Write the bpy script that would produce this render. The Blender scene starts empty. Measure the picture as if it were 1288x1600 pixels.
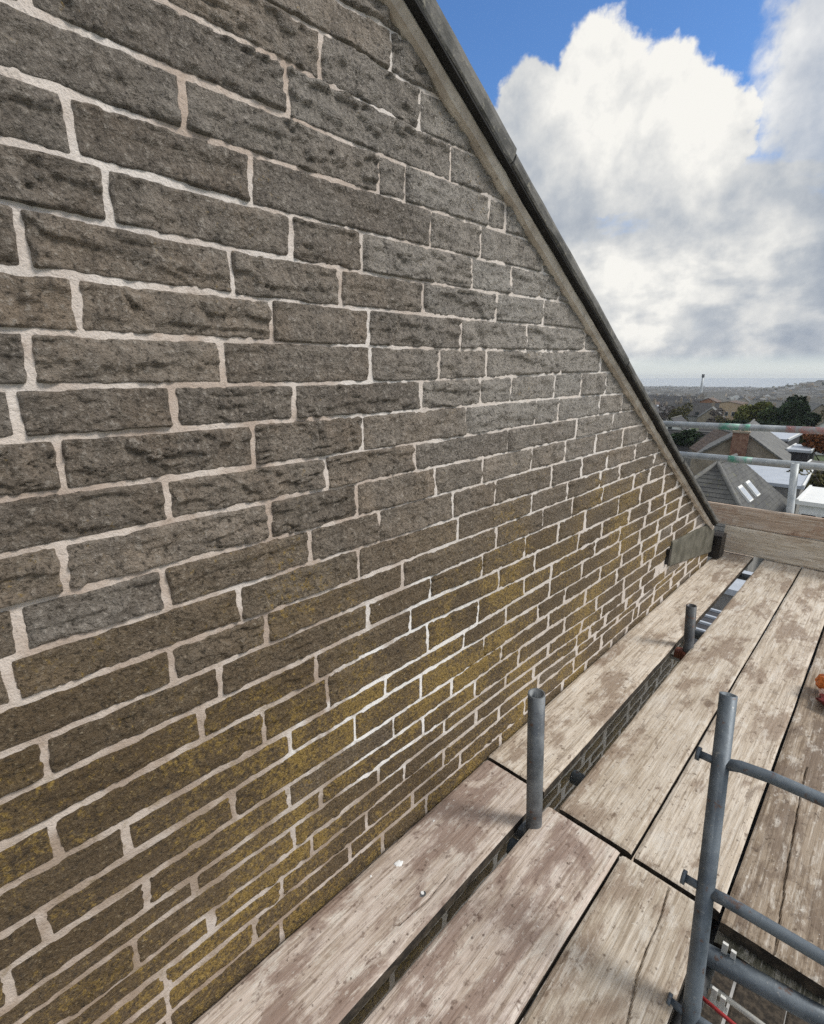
import bpy, bmesh, math, random
import numpy as np
from mathutils import Vector, Matrix

random.seed(7)
C = bpy.context.scene.collection
S = bpy.context.scene

# ------------------------------------------------------------------ camera
CAM = (0.87, 0.0, 1.33)
PITCH, YAW = math.radians(15.068), math.radians(44.144)
cam = bpy.data.cameras.new('camera')
cam.sensor_width = 36.0
cam.lens = 17.55
cam.clip_start = 0.02
cam.clip_end = 60000
co = bpy.data.objects.new('camera', cam)
C.objects.link(co)
co.location = CAM
co.rotation_euler = (math.radians(90) - PITCH, 0, YAW)
S.camera = co

# ------------------------------------------------------------------ node helpers
class NT:
    """small wrapper to write node trees as expressions"""
    def __init__(s, tree):
        s.t = tree; s.n = tree.nodes; s.l = tree.links
    def new(s, kind, **kw):
        n = s.n.new(kind)
        for k, v in kw.items(): setattr(n, k, v)
        return n
    def put(s, sock, v):
        if v is None: return
        if isinstance(v, bpy.types.NodeSocket): s.l.new(v, sock)
        elif isinstance(v, (tuple, list)):
            sock.default_value = tuple(v) + ((1.0,) if len(v) == 3 and sock.type == 'RGBA' else ())
        else: sock.default_value = v
    def math(s, op, a, b=None, c=None, clamp=False):
        n = s.new('ShaderNodeMath', operation=op); n.use_clamp = clamp
        s.put(n.inputs[0], a); s.put(n.inputs[1], b)
        if c is not None: s.put(n.inputs[2], c)
        return n.outputs[0]
    def vmath(s, op, a, b=None):
        n = s.new('ShaderNodeVectorMath', operation=op)
        s.put(n.inputs[0], a); s.put(n.inputs[1], b)
        return n.outputs[0]
    def ramp(s, v, lo, hi, a=0.0, b=1.0, smooth=True):
        n = s.new('ShaderNodeMapRange', interpolation_type='SMOOTHSTEP' if smooth else 'LINEAR')
        s.put(n.inputs['Value'], v); s.put(n.inputs['From Min'], lo); s.put(n.inputs['From Max'], hi)
        s.put(n.inputs['To Min'], a); s.put(n.inputs['To Max'], b)
        return n.outputs[0]
    def noise(s, vec, scale, detail=4, rough=0.55, dist=0.0, kind='FBM'):
        n = s.new('ShaderNodeTexNoise'); n.noise_type = kind
        s.put(n.inputs['Vector'], vec); s.put(n.inputs['Scale'], scale); s.put(n.inputs['Detail'], detail)
        s.put(n.inputs['Roughness'], rough); s.put(n.inputs['Distortion'], dist)
        return n.outputs['Fac']
    def voro(s, vec, scale, feature='F1', rnd=1.0):
        n = s.new('ShaderNodeTexVoronoi', feature=feature)
        s.put(n.inputs['Vector'], vec); s.put(n.inputs['Scale'], scale); s.put(n.inputs['Randomness'], rnd)
        return n.outputs['Distance']
    def mix(s, f, a, b, mode='MIX'):
        n = s.new('ShaderNodeMix', data_type='RGBA', blend_type=mode)
        s.put(n.inputs[0], f); s.put(n.inputs[6], a); s.put(n.inputs[7], b)
        return n.outputs[2]
    def scale(s, vec, v):
        n = s.new('ShaderNodeVectorMath', operation='MULTIPLY')
        s.put(n.inputs[0], vec); n.inputs[1].default_value = v
        return n.outputs[0]
    def sep(s, vec):
        n = s.new('ShaderNodeSeparateXYZ'); s.put(n.inputs[0], vec); return n.outputs
    def bump(s, h, strength, dist, normal=None):
        n = s.new('ShaderNodeBump'); s.put(n.inputs['Height'], h)
        n.inputs['Strength'].default_value = strength; n.inputs['Distance'].default_value = dist
        if normal is not None: s.put(n.inputs['Normal'], normal)
        return n.outputs[0]

# ------------------------------------------------------------------ world: daylight sky with broken cloud
SUN_EL, SUN_AZ = math.radians(44), math.radians(60)     # azimuth measured from +Y towards +X
w = bpy.data.worlds.new('World'); S.world = w; w.use_nodes = True
w.node_tree.nodes.clear()
T = NT(w.node_tree)
out = T.new('ShaderNodeOutputWorld'); bg = T.new('ShaderNodeBackground')
T.l.new(bg.outputs[0], out.inputs[0])
bg.inputs['Strength'].default_value = 0.12
sky = T.new('ShaderNodeTexSky', sky_type='NISHITA')
sky.sun_disc = False; sky.sun_elevation = SUN_EL; sky.sun_rotation = SUN_AZ
sky.air_density = 1.0; sky.dust_density = 0.4; sky.ozone_density = 2.5
gen = T.new('ShaderNodeTexCoord').outputs['Generated']
dx, dy, dz = T.sep(gen)
az = T.math('MULTIPLY', T.math('ARCTAN2', dx, dy), 57.29578)
el = T.math('MULTIPLY', T.math('ARCSINE', T.math('MINIMUM', T.math('MAXIMUM', dz, -1.0), 1.0)), 57.29578)
n_big = T.noise(gen, 5.0, 5, 0.55, 0.3)
n_mid = T.noise(gen, 11.0, 5, 0.55, 0.15)
n_fine = T.noise(gen, 30.0, 5, 0.58, 0.1)
def blob(a0, e0, ra, re):
    da = T.math('DIVIDE', T.math('SUBTRACT', az, a0), ra)
    de = T.math('DIVIDE', T.math('SUBTRACT', el, e0), re)
    d = T.math('SQRT', T.math('ADD', T.math('MULTIPLY', da, da), T.math('MULTIPLY', de, de)))
    return T.math('SUBTRACT', 1.0, d)
# the big heap: several lobes; numbers are azimuth, elevation, half widths in degrees
lobes = [(-36.5, 20.0, 4.6, 4.6), (-32.5, 22.5, 4.2, 4.6), (-25.0, 20.5, 8.0, 6.5), (-26.8, 24.5, 4.2, 4.6), (-21.5, 21.5, 6.0, 5.2), (-30.5, 19.0, 5.5, 5.5), (-18.0, 19.5, 5.0, 5.0), (-34.5, 17.0, 5.5, 6.0)]
heap = None
for L in lobes:
    b = blob(*L); heap = b if heap is None else T.math('SMOOTH_MAX', heap, b, 0.12)
edge = T.math('ADD', T.math('MULTIPLY', T.math('SUBTRACT', n_mid, 0.5), 0.75), T.math('MULTIPLY', T.math('SUBTRACT', n_fine, 0.5), 0.55))
heap_d = T.math('ADD', heap, edge)
heap_m = T.ramp(heap_d, -0.01, 0.15)
side = blob(-8.0, 23.0, 7.5, 12.0)                       # second, greyer heap to the right
side_m = T.ramp(T.math('ADD', side, T.math('MULTIPLY', edge, 1.3)), 0.0, 0.45, 0.0, 0.9)
low = T.new('ShaderNodeTexNoise'); lowv = T.scale(gen, (1.0, 1.0, 1.9))
n_low = T.noise(lowv, 8.0, 5, 0.52, 0.15)
hole = T.math('MULTIPLY', T.ramp(T.math('ADD', blob(-23.5, 13.8, 5.5, 2.2), T.math('MULTIPLY', T.math('SUBTRACT', n_fine, 0.5), 2.2)), -0.05, 1.0), 0.13)
sheet_d = T.math('SUBTRACT', T.math('ADD', n_low, T.ramp(el, 14.0, 22.0, 0.36, -0.34)), hole)      # layer cloud under the heap, thinning upward
sheet_m = T.ramp(sheet_d, 0.40, 0.72)
any_m = T.ramp(T.math('ADD', n_big, T.ramp(el, 26.0, 60.0, 0.0, 0.08)), 0.40, 0.56)      # broken cloud elsewhere
away = T.math('MAXIMUM', T.ramp(T.math('ABSOLUTE', T.math('ADD', az, 24.0)), 20.0, 32.0), T.ramp(el, 32.0, 42.0))
any_m = T.math('MULTIPLY', any_m, away)
mask = T.math('MAXIMUM', T.math('MAXIMUM', heap_m, side_m), T.math('MAXIMUM', sheet_m, any_m))
mask = T.math('MULTIPLY', mask, T.ramp(el, 0.8, 2.4))
# brightness: heaps bright on their upper sunward side, grey underneath; layer cloud blue grey with pale tops
up = T.ramp(el, 13.5, 22.0)
lum = T.math('ADD', T.math('MULTIPLY', up, 0.44), T.math('MULTIPLY', T.math('SUBTRACT', n_mid, 0.5), 1.5))
lum = T.math('ADD', lum, T.math('MULTIPLY', T.math('SUBTRACT', n_big, 0.5), 1.0))
lum = T.math('ADD', lum, T.math('MULTIPLY', T.math('SUBTRACT', n_fine, 0.5), 0.55))
lum = T.math('ADD', lum, T.ramp(T.math('ABSOLUTE', T.math('ADD', az, 21.0)), 3.0, 17.0, 0.30, -0.22))
lum = T.math('ADD', lum, T.math('MULTIPLY', T.ramp(n_low, 0.40, 0.66, -0.08, 0.44), T.ramp(el, 10.0, 15.0, 1.0, 0.0)))
lum = T.math('ADD', lum, T.math('MULTIPLY', T.ramp(blob(-17.5, 20.0, 8.0, 7.0), 0.0, 0.8), 0.10))
lum = T.math('ADD', lum, T.ramp(T.math('ABSOLUTE', T.math('ADD', az, 24.0)), 22.0, 50.0, 0.0, 0.32))  # clouds outside the view brightened to lift the side light
lum = T.math('ADD', lum, 0.30, clamp=True)
ccol = T.new('ShaderNodeValToRGB'); T.put(ccol.inputs[0], lum)
cr = ccol.color_ramp
cr.elements[0].position = 0.0; cr.elements[0].color = (0.375, 0.43, 0.52, 1)
cr.elements[1].position = 1.0; cr.elements[1].color = (0.98, 0.98, 0.96, 1)
e_ = cr.elements.new(0.35); e_.color = (0.52, 0.565, 0.63, 1)
e_ = cr.elements.new(0.68); e_.color = (0.74, 0.76, 0.78, 1)
ccolb = T.scale(ccol.outputs[0], (6.6, 6.5, 6.3))
hazy = T.mix(T.ramp(el, 0.3, 6.0, 1.0, 0.0), T.scale(sky.outputs[0], (0.66, 0.92, 1.20)), (4.9, 5.15, 5.0, 1.0))
T.l.new(T.mix(mask, hazy, ccolb), bg.inputs['Color'])

# ------------------------------------------------------------------ sun (soft, through thin cloud)
sl = bpy.data.lights.new('sun', 'SUN'); sl.energy = 2.3; sl.angle = math.radians(17); sl.color = (1.0, 0.955, 0.89)
so = bpy.data.objects.new('sun', sl); C.objects.link(so)
d = Vector((math.sin(SUN_AZ) * math.cos(SUN_EL), math.cos(SUN_AZ) * math.cos(SUN_EL), math.sin(SUN_EL)))
so.rotation_euler = d.to_track_quat('Z', 'Y').to_euler()
so.location = (6, -4, 9)
S.view_settings.view_transform = 'Standard'; S.view_settings.look = 'None'
S.view_settings.exposure = 0.28; S.view_settings.gamma = 1.0; S.view_settings.use_curve_mapping = False
S.cycles.use_denoising = False                     # keep the grain of stone and timber crisp
S.cycles.max_bounces = 6; S.cycles.diffuse_bounces = 3; S.cycles.glossy_bounces = 3

# ------------------------------------------------------------------ mesh helpers
def tag(o, label=None, cat=None, group=None, kind=None):
    if label: o['label'] = label
    if cat: o['category'] = cat
    if group: o['group'] = group
    if kind: o['kind'] = kind
    return o
def empty(name, loc, label=None, cat=None, group=None):
    o = bpy.data.objects.new(name, None); o.empty_display_size = 0.1
    C.objects.link(o); o.location = loc
    return tag(o, label, cat, group)
class MB:
    """collects faces given in world coordinates; build() links them as one mesh object"""
    def __init__(s): s.v = []; s.f = []; s.sm = []
    def face(s, pts, smooth=False):
        b = len(s.v); s.v += [tuple(p) for p in pts]; s.f.append(list(range(b, b + len(pts)))); s.sm.append(smooth)
    def hexa(s, p, smooth=False):      # 8 points: bottom 4 ccw, top 4 ccw
        b = len(s.v); s.v += [tuple(q) for q in p]
        for q in ((3, 2, 1, 0), (4, 5, 6, 7), (0, 1, 5, 4), (1, 2, 6, 5), (2, 3, 7, 6), (3, 0, 4, 7)):
            s.f.append([b + i for i in q]); s.sm.append(smooth)
    def box(s, lo, hi, m=None):
        x0, y0, z0 = lo; x1, y1, z1 = hi
        p = [(x0, y0, z0), (x1, y0, z0), (x1, y1, z0), (x0, y1, z0), (x0, y0, z1), (x1, y0, z1), (x1, y1, z1), (x0, y1, z1)]
        if m is not None: p = [tuple(m @ Vector(q)) for q in p]
        s.hexa(p)
    def prism(s, poly, d):             # polygon (3d points) swept by vector d
        n = len(poly); d = Vector(d); b = len(s.v)
        s.v += [tuple(p) for p in poly] + [tuple(Vector(p) + d) for p in poly]
        s.f.append(list(range(b + n - 1, b - 1, -1))); s.sm.append(False)
        s.f.append(list(range(b + n, b + 2 * n))); s.sm.append(False)
        for i in range(n):
            j = (i + 1) % n
            s.f.append([b + i, b + j, b + n + j, b + n + i]); s.sm.append(False)
    def tube(s, path, r, seg=16, wall=None, cap=True, jit=0.0):
        """round tube along a path; wall = wall thickness gives open ends with a bore"""
        path = [Vector(p) for p in path]; n = len(path)
        rad = r if isinstance(r, (list, tuple)) else [r] * n
        rings = []
        t0 = (path[1] - path[0]).normalized()
        a = t0.orthogonal().normalized()
        for i, p in enumerate(path):
            t = (path[min(i + 1, n - 1)] - path[max(i - 1, 0)]).normalized()
            a = (a - t * a.dot(t)).normalized(); bb = t.cross(a)
            b0 = len(s.v)
            for k in range(seg):
                th = 2 * math.pi * k / seg
                s.v.append(tuple(p + (a * math.cos(th) + bb * math.sin(th)) * rad[i]))
            rings.append(b0)
        for i in range(n - 1):
            for k in range(seg):
                k2 = (k + 1) % seg
                s.f.append([rings[i] + k, rings[i] + k2, rings[i + 1] + k2, rings[i + 1] + k]); s.sm.append(True)
        for end, i in ((0, 0), (1, n - 1)):
            if wall:
                t = (path[1] - path[0]).normalized() if end == 0 else (path[n - 2] - path[n - 1]).normalized()
                b0 = len(s.v); c = path[i]
                for depth, q in ((0.0, 1 - wall / rad[i]), (0.12, 1 - wall / rad[i])):
                    for k in range(seg):
                        v = Vector(s.v[rings[i] + k])
                        s.v.append(tuple(c + (v - c) * q + t * depth))
                for k in range(seg):
                    k2 = (k + 1) % seg
                    s.f.append([rings[i] + k, rings[i] + k2, b0 + k2, b0 + k]); s.sm.append(False)
                    s.f.append([b0 + k, b0 + k2, b0 + seg + k2, b0 + seg + k]); s.sm.append(True)
                s.f.append([b0 + seg + k for k in range(seg)]); s.sm.append(False)
            elif cap:
                f = [rings[i] + k for k in range(seg)]
                s.f.append(f[::-1] if end == 0 else f); s.sm.append(False)
        return s
    def build(s, name, mat, parent=None, origin=None):
        o0 = Vector(parent.location) if parent is not None else Vector(origin if origin else (0, 0, 0))
        me = bpy.data.meshes.new(name)
        me.from_pydata([tuple(Vector(v) - o0) for v in s.v], [], s.f)
        me.polygons.foreach_set('use_smooth', s.sm)
        me.update()
        bm = bmesh.new(); bm.from_mesh(me); bmesh.ops.recalc_face_normals(bm, faces=bm.faces); bm.to_mesh(me); bm.free()
        me.materials.append(mat)
        o = bpy.data.objects.new(name, me); C.objects.link(o)
        if parent is not None: o.parent = parent
        elif origin: o.location = origin
        return o
def np_mesh(name, v, f, mat, parent=None, smooth=True, attrs=None):
    me = bpy.data.meshes.new(name)
    nv, nf = len(v), len(f)
    me.vertices.add(nv); me.vertices.foreach_set('co', np.asarray(v, np.float32).ravel())
    k = f.shape[1]
    me.loops.add(nf * k); me.loops.foreach_set('vertex_index', f.astype(np.int32).ravel())
    me.polygons.add(nf); me.polygons.foreach_set('loop_start', np.arange(nf, dtype=np.int32) * k)
    me.polygons.foreach_set('loop_total', np.full(nf, k, np.int32))
    me.polygons.foreach_set('use_smooth', np.full(nf, smooth))
    me.update(calc_edges=True)
    for n, a in (attrs or {}).items():
        at = me.attributes.new(n, 'FLOAT', 'POINT'); at.data.foreach_set('value', np.asarray(a, np.float32))
    me.materials.append(mat)
    o = bpy.data.objects.new(name, me); C.objects.link(o)
    if parent is not None: o.parent = parent
    return o

# ------------------------------------------------------------------ numpy noise
def _h(i, j, k, seed):
    n = (i * 73856093) ^ (j * 19349663) ^ (k * 83492791) ^ (seed * 2654435761)
    n = n & 0xffffffff
    n = ((n ^ (n >> 15)) * 2246822519) & 0xffffffff
    n = ((n ^ (n >> 13)) * 3266489917) & 0xffffffff
    n = n ^ (n >> 16)
    return (n & 0xffff) / 32767.5 - 1.0
def vn(x, y, z=0.0, seed=0):
    x = np.asarray(x, float); y = np.asarray(y, float); z = np.zeros_like(x) + z
    i, j, k = np.floor(x).astype(np.int64), np.floor(y).astype(np.int64), np.floor(z).astype(np.int64)
    fx, fy, fz = x - i, y - j, z - k
    fx, fy, fz = [t * t * t * (t * (t * 6 - 15) + 10) for t in (fx, fy, fz)]
    r = 0
    for a in (0, 1):
        for b in (0, 1):
            for c in (0, 1):
                r = r + _h(i + a, j + b, k + c, seed) * (fx if a else 1 - fx) * (fy if b else 1 - fy) * (fz if c else 1 - fz)
    return r
def fbm(x, y, z=0.0, seed=0, oct=3, gain=0.5):
    r = 0; a = 1.0; t = 0
    for o in range(oct):
        r = r + a * vn(x * 2 ** o, y * 2 ** o, z + o * 7.3, seed + o); t += a; a *= gain
    return r / t
def sst(a, b, x):
    t = np.clip((x - a) / (b - a), 0, 1); return t * t * (3 - 2 * t)

# ------------------------------------------------------------------ measured stone layout: bed joints as (along wall, height) and upright joints per course
BEDS = {
  -2: [[0.711,1.9877],[0.726,1.9885],[0.741,1.9901],[0.756,1.9917],[0.771,1.9933],[0.786,1.9947],[0.802,1.9956],[0.817,1.996],[0.832,1.9962],[0.847,1.9962]],
  -1: [[0.553,1.9231],[0.601,1.9243],[0.65,1.9261],[0.698,1.9273],[0.747,1.9277],[0.795,1.9271],[0.843,1.9253],[0.892,1.9253],[0.94,1.928],[0.989,1.9308]],
  0: [[0.377,1.8508],[0.46,1.8505],[0.542,1.8506],[0.624,1.8498],[0.706,1.8502],[0.788,1.8509],[0.87,1.8499],[0.952,1.8493],[1.034,1.8526],[1.117,1.8549]],
  1: [[0.205,1.77],[0.323,1.7695],[0.441,1.7693],[0.559,1.7709],[0.677,1.772],[0.796,1.7735],[0.914,1.7745],[1.032,1.777],[1.15,1.7799],[1.268,1.7813]],
  2: [[0.173,1.6942],[0.311,1.6938],[0.449,1.6941],[0.587,1.6943],[0.725,1.697],[0.863,1.7008],[1.0,1.7053],[1.138,1.7092],[1.276,1.7117],[1.414,1.7128]],
  3: [[0.16,1.6179],[0.312,1.6172],[0.465,1.6164],[0.617,1.6178],[0.769,1.6213],[0.921,1.6247],[1.073,1.6278],[1.225,1.6314],[1.378,1.6363],[1.53,1.6392]],
  4: [[0.148,1.5449],[0.315,1.5427],[0.481,1.5403],[0.648,1.5422],[0.814,1.5451],[0.98,1.5489],[1.147,1.553],[1.313,1.5586],[1.48,1.5655],[1.646,1.5684]],
  5: [[0.135,1.4672],[0.315,1.4671],[0.496,1.4679],[0.676,1.47],[0.856,1.4733],[1.037,1.4776],[1.217,1.4821],[1.398,1.4863],[1.578,1.4903],[1.758,1.4924]],
  6: [[0.121,1.3903],[0.319,1.3914],[0.517,1.3936],[0.715,1.3958],[0.913,1.3989],[1.111,1.4034],[1.309,1.4087],[1.507,1.4146],[1.704,1.4206],[1.902,1.4241]],
  7: [[0.11,1.3183],[0.323,1.3185],[0.536,1.3185],[0.75,1.3205],[0.963,1.3234],[1.176,1.3283],[1.39,1.335],[1.603,1.3415],[1.816,1.3472],[2.029,1.3497]],
  8: [[0.097,1.247],[0.332,1.2461],[0.567,1.2481],[0.802,1.249],[1.038,1.2532],[1.273,1.257],[1.508,1.2606],[1.743,1.263],[1.978,1.2638],[2.214,1.2638]],
  9: [[0.084,1.1668],[0.335,1.1659],[0.586,1.1667],[0.837,1.1688],[1.088,1.1724],[1.338,1.1762],[1.589,1.1803],[1.84,1.1846],[2.091,1.1881],[2.342,1.1896]],
  10: [[0.071,1.0887],[0.337,1.0922],[0.603,1.0947],[0.869,1.0989],[1.135,1.1007],[1.401,1.1045],[1.667,1.1087],[1.933,1.1125],[2.199,1.1164],[2.465,1.1183]],
  11: [[0.057,1.0117],[0.342,1.014],[0.626,1.0166],[0.911,1.02],[1.196,1.0227],[1.48,1.0278],[1.765,1.03],[2.05,1.0316],[2.334,1.0334],[2.619,1.0352]],
  12: [[0.044,0.9339],[0.339,0.9357],[0.634,0.9397],[0.929,0.9412],[1.225,0.9436],[1.52,0.9453],[1.815,0.9481],[2.11,0.9511],[2.405,0.9553],[2.701,0.9578]],
  13: [[0.032,0.8609],[0.338,0.8616],[0.645,0.863],[0.951,0.866],[1.258,0.8698],[1.564,0.8741],[1.871,0.8767],[2.177,0.8811],[2.484,0.8878],[2.79,0.8921]],
  14: [[0.02,0.7881],[0.341,0.7889],[0.661,0.7914],[0.982,0.7923],[1.303,0.7959],[1.624,0.7982],[1.945,0.8022],[2.266,0.806],[2.587,0.8128],[2.908,0.8177]],
  15: [[0.007,0.7157],[0.16,0.7165],[0.314,0.7173],[0.467,0.716],[0.62,0.7178],[0.773,0.7208],[0.927,0.7238],[1.08,0.7215],[1.233,0.7173],[1.386,0.7149]],
  16: [[-0.006,0.6386],[0.159,0.6417],[0.325,0.6445],[0.49,0.6455],[0.656,0.6466],[0.822,0.6496],[0.987,0.6512],[1.153,0.647],[1.318,0.6427],[1.484,0.6393]],
  17: [[-0.019,0.5602],[0.169,0.5586],[0.356,0.5572],[0.543,0.5566],[0.73,0.5562],[0.917,0.5541],[1.104,0.5558],[1.292,0.5601],[1.479,0.568],[1.666,0.5712]],
  18: [[-0.032,0.4826],[0.172,0.4858],[0.377,0.4889],[0.581,0.4949],[0.786,0.4958],[0.99,0.4975],[1.195,0.4951],[1.399,0.4948],[1.604,0.4934],[1.808,0.4933]],
  19: [[-0.044,0.415],[0.162,0.4164],[0.368,0.4161],[0.574,0.4133],[0.779,0.4125],[0.985,0.4145],[1.191,0.4181],[1.397,0.4206],[1.603,0.4231],[1.808,0.4255]],
  20: [[-0.056,0.3427],[0.186,0.3469],[0.428,0.348],[0.67,0.3489],[0.912,0.3484],[1.154,0.3509],[1.396,0.3553],[1.638,0.3545],[1.88,0.3504],[2.122,0.3467]],
  21: [[-0.046,0.2989],[0.211,0.2988],[0.468,0.2934],[0.725,0.2903],[0.982,0.2842],[1.239,0.2812],[1.496,0.2809],[1.753,0.282],[2.01,0.2764],[2.267,0.2736]],
  22: [[0.006,0.2314],[0.259,0.2298],[0.512,0.2249],[0.765,0.2292],[1.018,0.2316],[1.271,0.2321],[1.523,0.2289],[1.776,0.2223],[2.029,0.214],[2.282,0.207]],
  23: [[0.096,0.1747],[0.34,0.173],[0.585,0.1682],[0.829,0.1704],[1.074,0.1708],[1.319,0.1709],[1.563,0.1671],[1.808,0.1605],[2.052,0.1507],[2.297,0.1451]],
  24: [[0.102,0.1183],[0.341,0.1161],[0.58,0.1087],[0.819,0.1044],[1.058,0.1047],[1.297,0.1075],[1.536,0.109],[1.775,0.1081],[2.014,0.108],[2.252,0.1083]],
  25: [[0.152,0.0528],[0.393,0.0488],[0.634,0.048],[0.876,0.0484],[1.117,0.0431],[1.358,0.0393],[1.6,0.0328],[1.841,0.0337],[2.082,0.0289],[2.323,0.0281]],
}
ROWS = {
  -2: [0.837],
  -1: [0.66,0.92],
  0: [0.587,1.026],
  1: [0.399,0.798,0.876,1.183,1.259],
  2: [0.502,0.958,1.151],
  3: [0.276,0.578,0.748,1.118,1.3],
  4: [0.454,0.687,0.936,1.234,1.486],
  5: [0.215,0.526,1.079,1.398,1.785],
  6: [0.423,0.764,0.994,1.196,1.629],
  7: [0.331,0.563,0.928,1.174,1.329,1.592,1.784],
  8: [0.16,0.469,0.733,1.111,1.478,1.631,1.956],
  9: [0.301,0.631,0.906,1.322,1.778,2.098],
  10: [0.142,0.49,0.712,0.985,1.472,1.705,1.955,2.229],
  11: [0.279,0.579,1.268,1.616,1.85,2.082,2.391],
  12: [0.051,0.412,0.714,1.086,1.486,1.748,2.235,2.654],
  13: [0.273,0.463,0.863,1.286,1.573,2.07,2.421,2.62],
  14: [0.357,0.738,0.971,1.215,1.462,1.7,1.926,2.262,2.532,2.861],
  15: [0.309,0.581,0.891,1.308,1.883,2.408],
  16: [0.059,0.439,0.608,1.201,1.475,1.668,2.05,2.638],
  17: [0.155,0.5,0.793,1.367,1.938,2.342,3.199],
  18: [0.021,0.355,0.686,0.934,1.241,1.59,1.802,2.139,3.409],
  19: [0.171,0.485,0.822,1.076,1.348,1.678,2.336,3.187,3.614],
  20: [0.258,0.572,0.946,1.202,1.469,1.822,2.13,2.447,2.808],
  21: [0.138,0.763,1.045,1.39,1.695,1.99,2.699],
  22: [0.279,0.537,0.864,1.212,1.588,1.952,2.086,2.259,2.746,3.122],
  23: [0.447,0.715,1.045,1.355,1.635],
  24: [0.174,0.899,1.13,1.532,1.947,2.24,2.65,2.71,2.948,3.55],
  25: [0.436,0.773,0.961,1.375,1.855,3.111,3.429,3.912],
}
HAZE = 0.00024

# ------------------------------------------------------------------ materials
def material(name, fn, rough=0.8, metal=0.0, spec=0.3):
    m = bpy.data.materials.new(name); m.use_nodes = True
    t = NT(m.node_tree); p = m.node_tree.nodes['Principled BSDF']
    p.inputs['Roughness'].default_value = rough; p.inputs['Metallic'].default_value = metal
    p.inputs['Specular IOR Level'].default_value = spec
    fn(t, p)
    return m
def pos(t): return t.new('ShaderNodeNewGeometry').outputs['Position']
def objc(t): return t.new('ShaderNodeTexCoord').outputs['Object']
def attr(t, n):
    a = t.new('ShaderNodeAttribute'); a.attribute_name = n; return a.outputs['Fac']
def rnd(t): return t.new('ShaderNodeObjectInfo').outputs['Random']

def f_stone(t, p):
    P = pos(t); tone = attr(t, 'tone'); lich = attr(t, 'lichen'); pale = attr(t, 'pale')
    n1 = t.noise(P, 22, 5, 0.6, 0.2); n2 = t.noise(P, 75, 5, 0.65); n3 = t.noise(P, 240, 4, 0.7); n4 = t.noise(P, 6.0, 3, 0.5)
    base = t.mix(t.ramp(tone, 0.0, 1.0), (0.175, 0.140, 0.108), (0.320, 0.252, 0.188))
    base = t.mix(t.ramp(n4, 0.35, 0.65, 0.0, 0.6), base, (0.255, 0.224, 0.190))
    base = t.mix(pale, base, (0.42, 0.392, 0.352))
    base = t.mix(t.ramp(n1, 0.42, 0.62, 0.0, 0.42), base, (0.085, 0.072, 0.058))
    base = t.mix(t.ramp(n2, 0.52, 0.72, 0.0, 0.55), base, (0.50, 0.45, 0.39))
    base = t.mix(t.ramp(n2, 0.28, 0.44, 0.6, 0.0), base, (0.055, 0.048, 0.041))
    # lichen and algae: olive to ochre blotches, strongest on the lower courses
    ln = t.noise(P, 34, 6, 0.68, 0.6); lb = t.noise(P, 3.2, 4, 0.55)
    lv = t.math('ADD', t.math('MULTIPLY', lich, 0.55), t.math('ADD', t.math('MULTIPLY', t.math('SUBTRACT', ln, 0.5), 1.25), t.math('MULTIPLY', t.math('SUBTRACT', lb, 0.5), 1.5)))
    film = t.mix(t.ramp(lb, 0.4, 0.62), (0.112, 0.071, 0.028), (0.165, 0.108, 0.042))
    base = t.mix(t.math('MULTIPLY', t.ramp(lich, 0.05, 0.70), 0.88), base, film)
    base = t.mix(t.ramp(n2, 0.30, 0.46, 0.55, 0.0), base, (0.045, 0.034, 0.020))
    ochre = t.mix(t.ramp(n3, 0.4, 0.6), (0.23, 0.145, 0.036), (0.41, 0.28, 0.078))
    gran = t.noise(P, 105, 6, 0.72, 0.4)
    lv = t.math('ADD', lv, t.math('MULTIPLY', t.math('SUBTRACT', gran, 0.5), 2.2))
    base = t.mix(t.ramp(lv, 0.44, 0.74, 0.0, 0.9), base, ochre)
    base = t.mix(t.math('MULTIPLY', t.ramp(gran, 0.34, 0.47, 0.8, 0.0), t.ramp(lich, 0.0, 0.5, 0.45, 1.0)), base, (0.034, 0.026, 0.017))
    n5 = t.noise(P, 150, 6, 0.75, 0.3)
    base = t.mix(t.ramp(n5, 0.55, 0.68, 0.0, 0.55), base, t.mix(lich, (0.56, 0.51, 0.45), (0.40, 0.30, 0.13)))
    base = t.mix(t.ramp(n5, 0.33, 0.46, 0.75, 0.0), base, (0.030, 0.025, 0.020))
    t.put(p.inputs['Base Color'], base)
    h = t.math('ADD', t.math('MULTIPLY', n2, 0.6), t.math('MULTIPLY', n3, 0.35))
    h = t.math('ADD', h, t.math('MULTIPLY', t.voro(P, 95), 0.15))
    rot = t.new('ShaderNodeVectorRotate', rotation_type='X_AXIS'); t.put(rot.inputs['Vector'], P); rot.inputs['Angle'].default_value = 0.42
    tool = t.noise(t.scale(rot.outputs[0], (1.0, 1.0, 0.30)), 115, 3, 0.6)          # slanting marks of the punch
    h = t.math('ADD', h, t.math('ADD', t.math('MULTIPLY', tool, 0.45), t.math('MULTIPLY', n5, 0.6)))
    t.put(p.inputs['Normal'], t.bump(h, 1.0, 0.0125))
M = {}
M['stone'] = material('rock_faced_sandstone', f_stone, 0.42, 0, 0.5)
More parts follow.
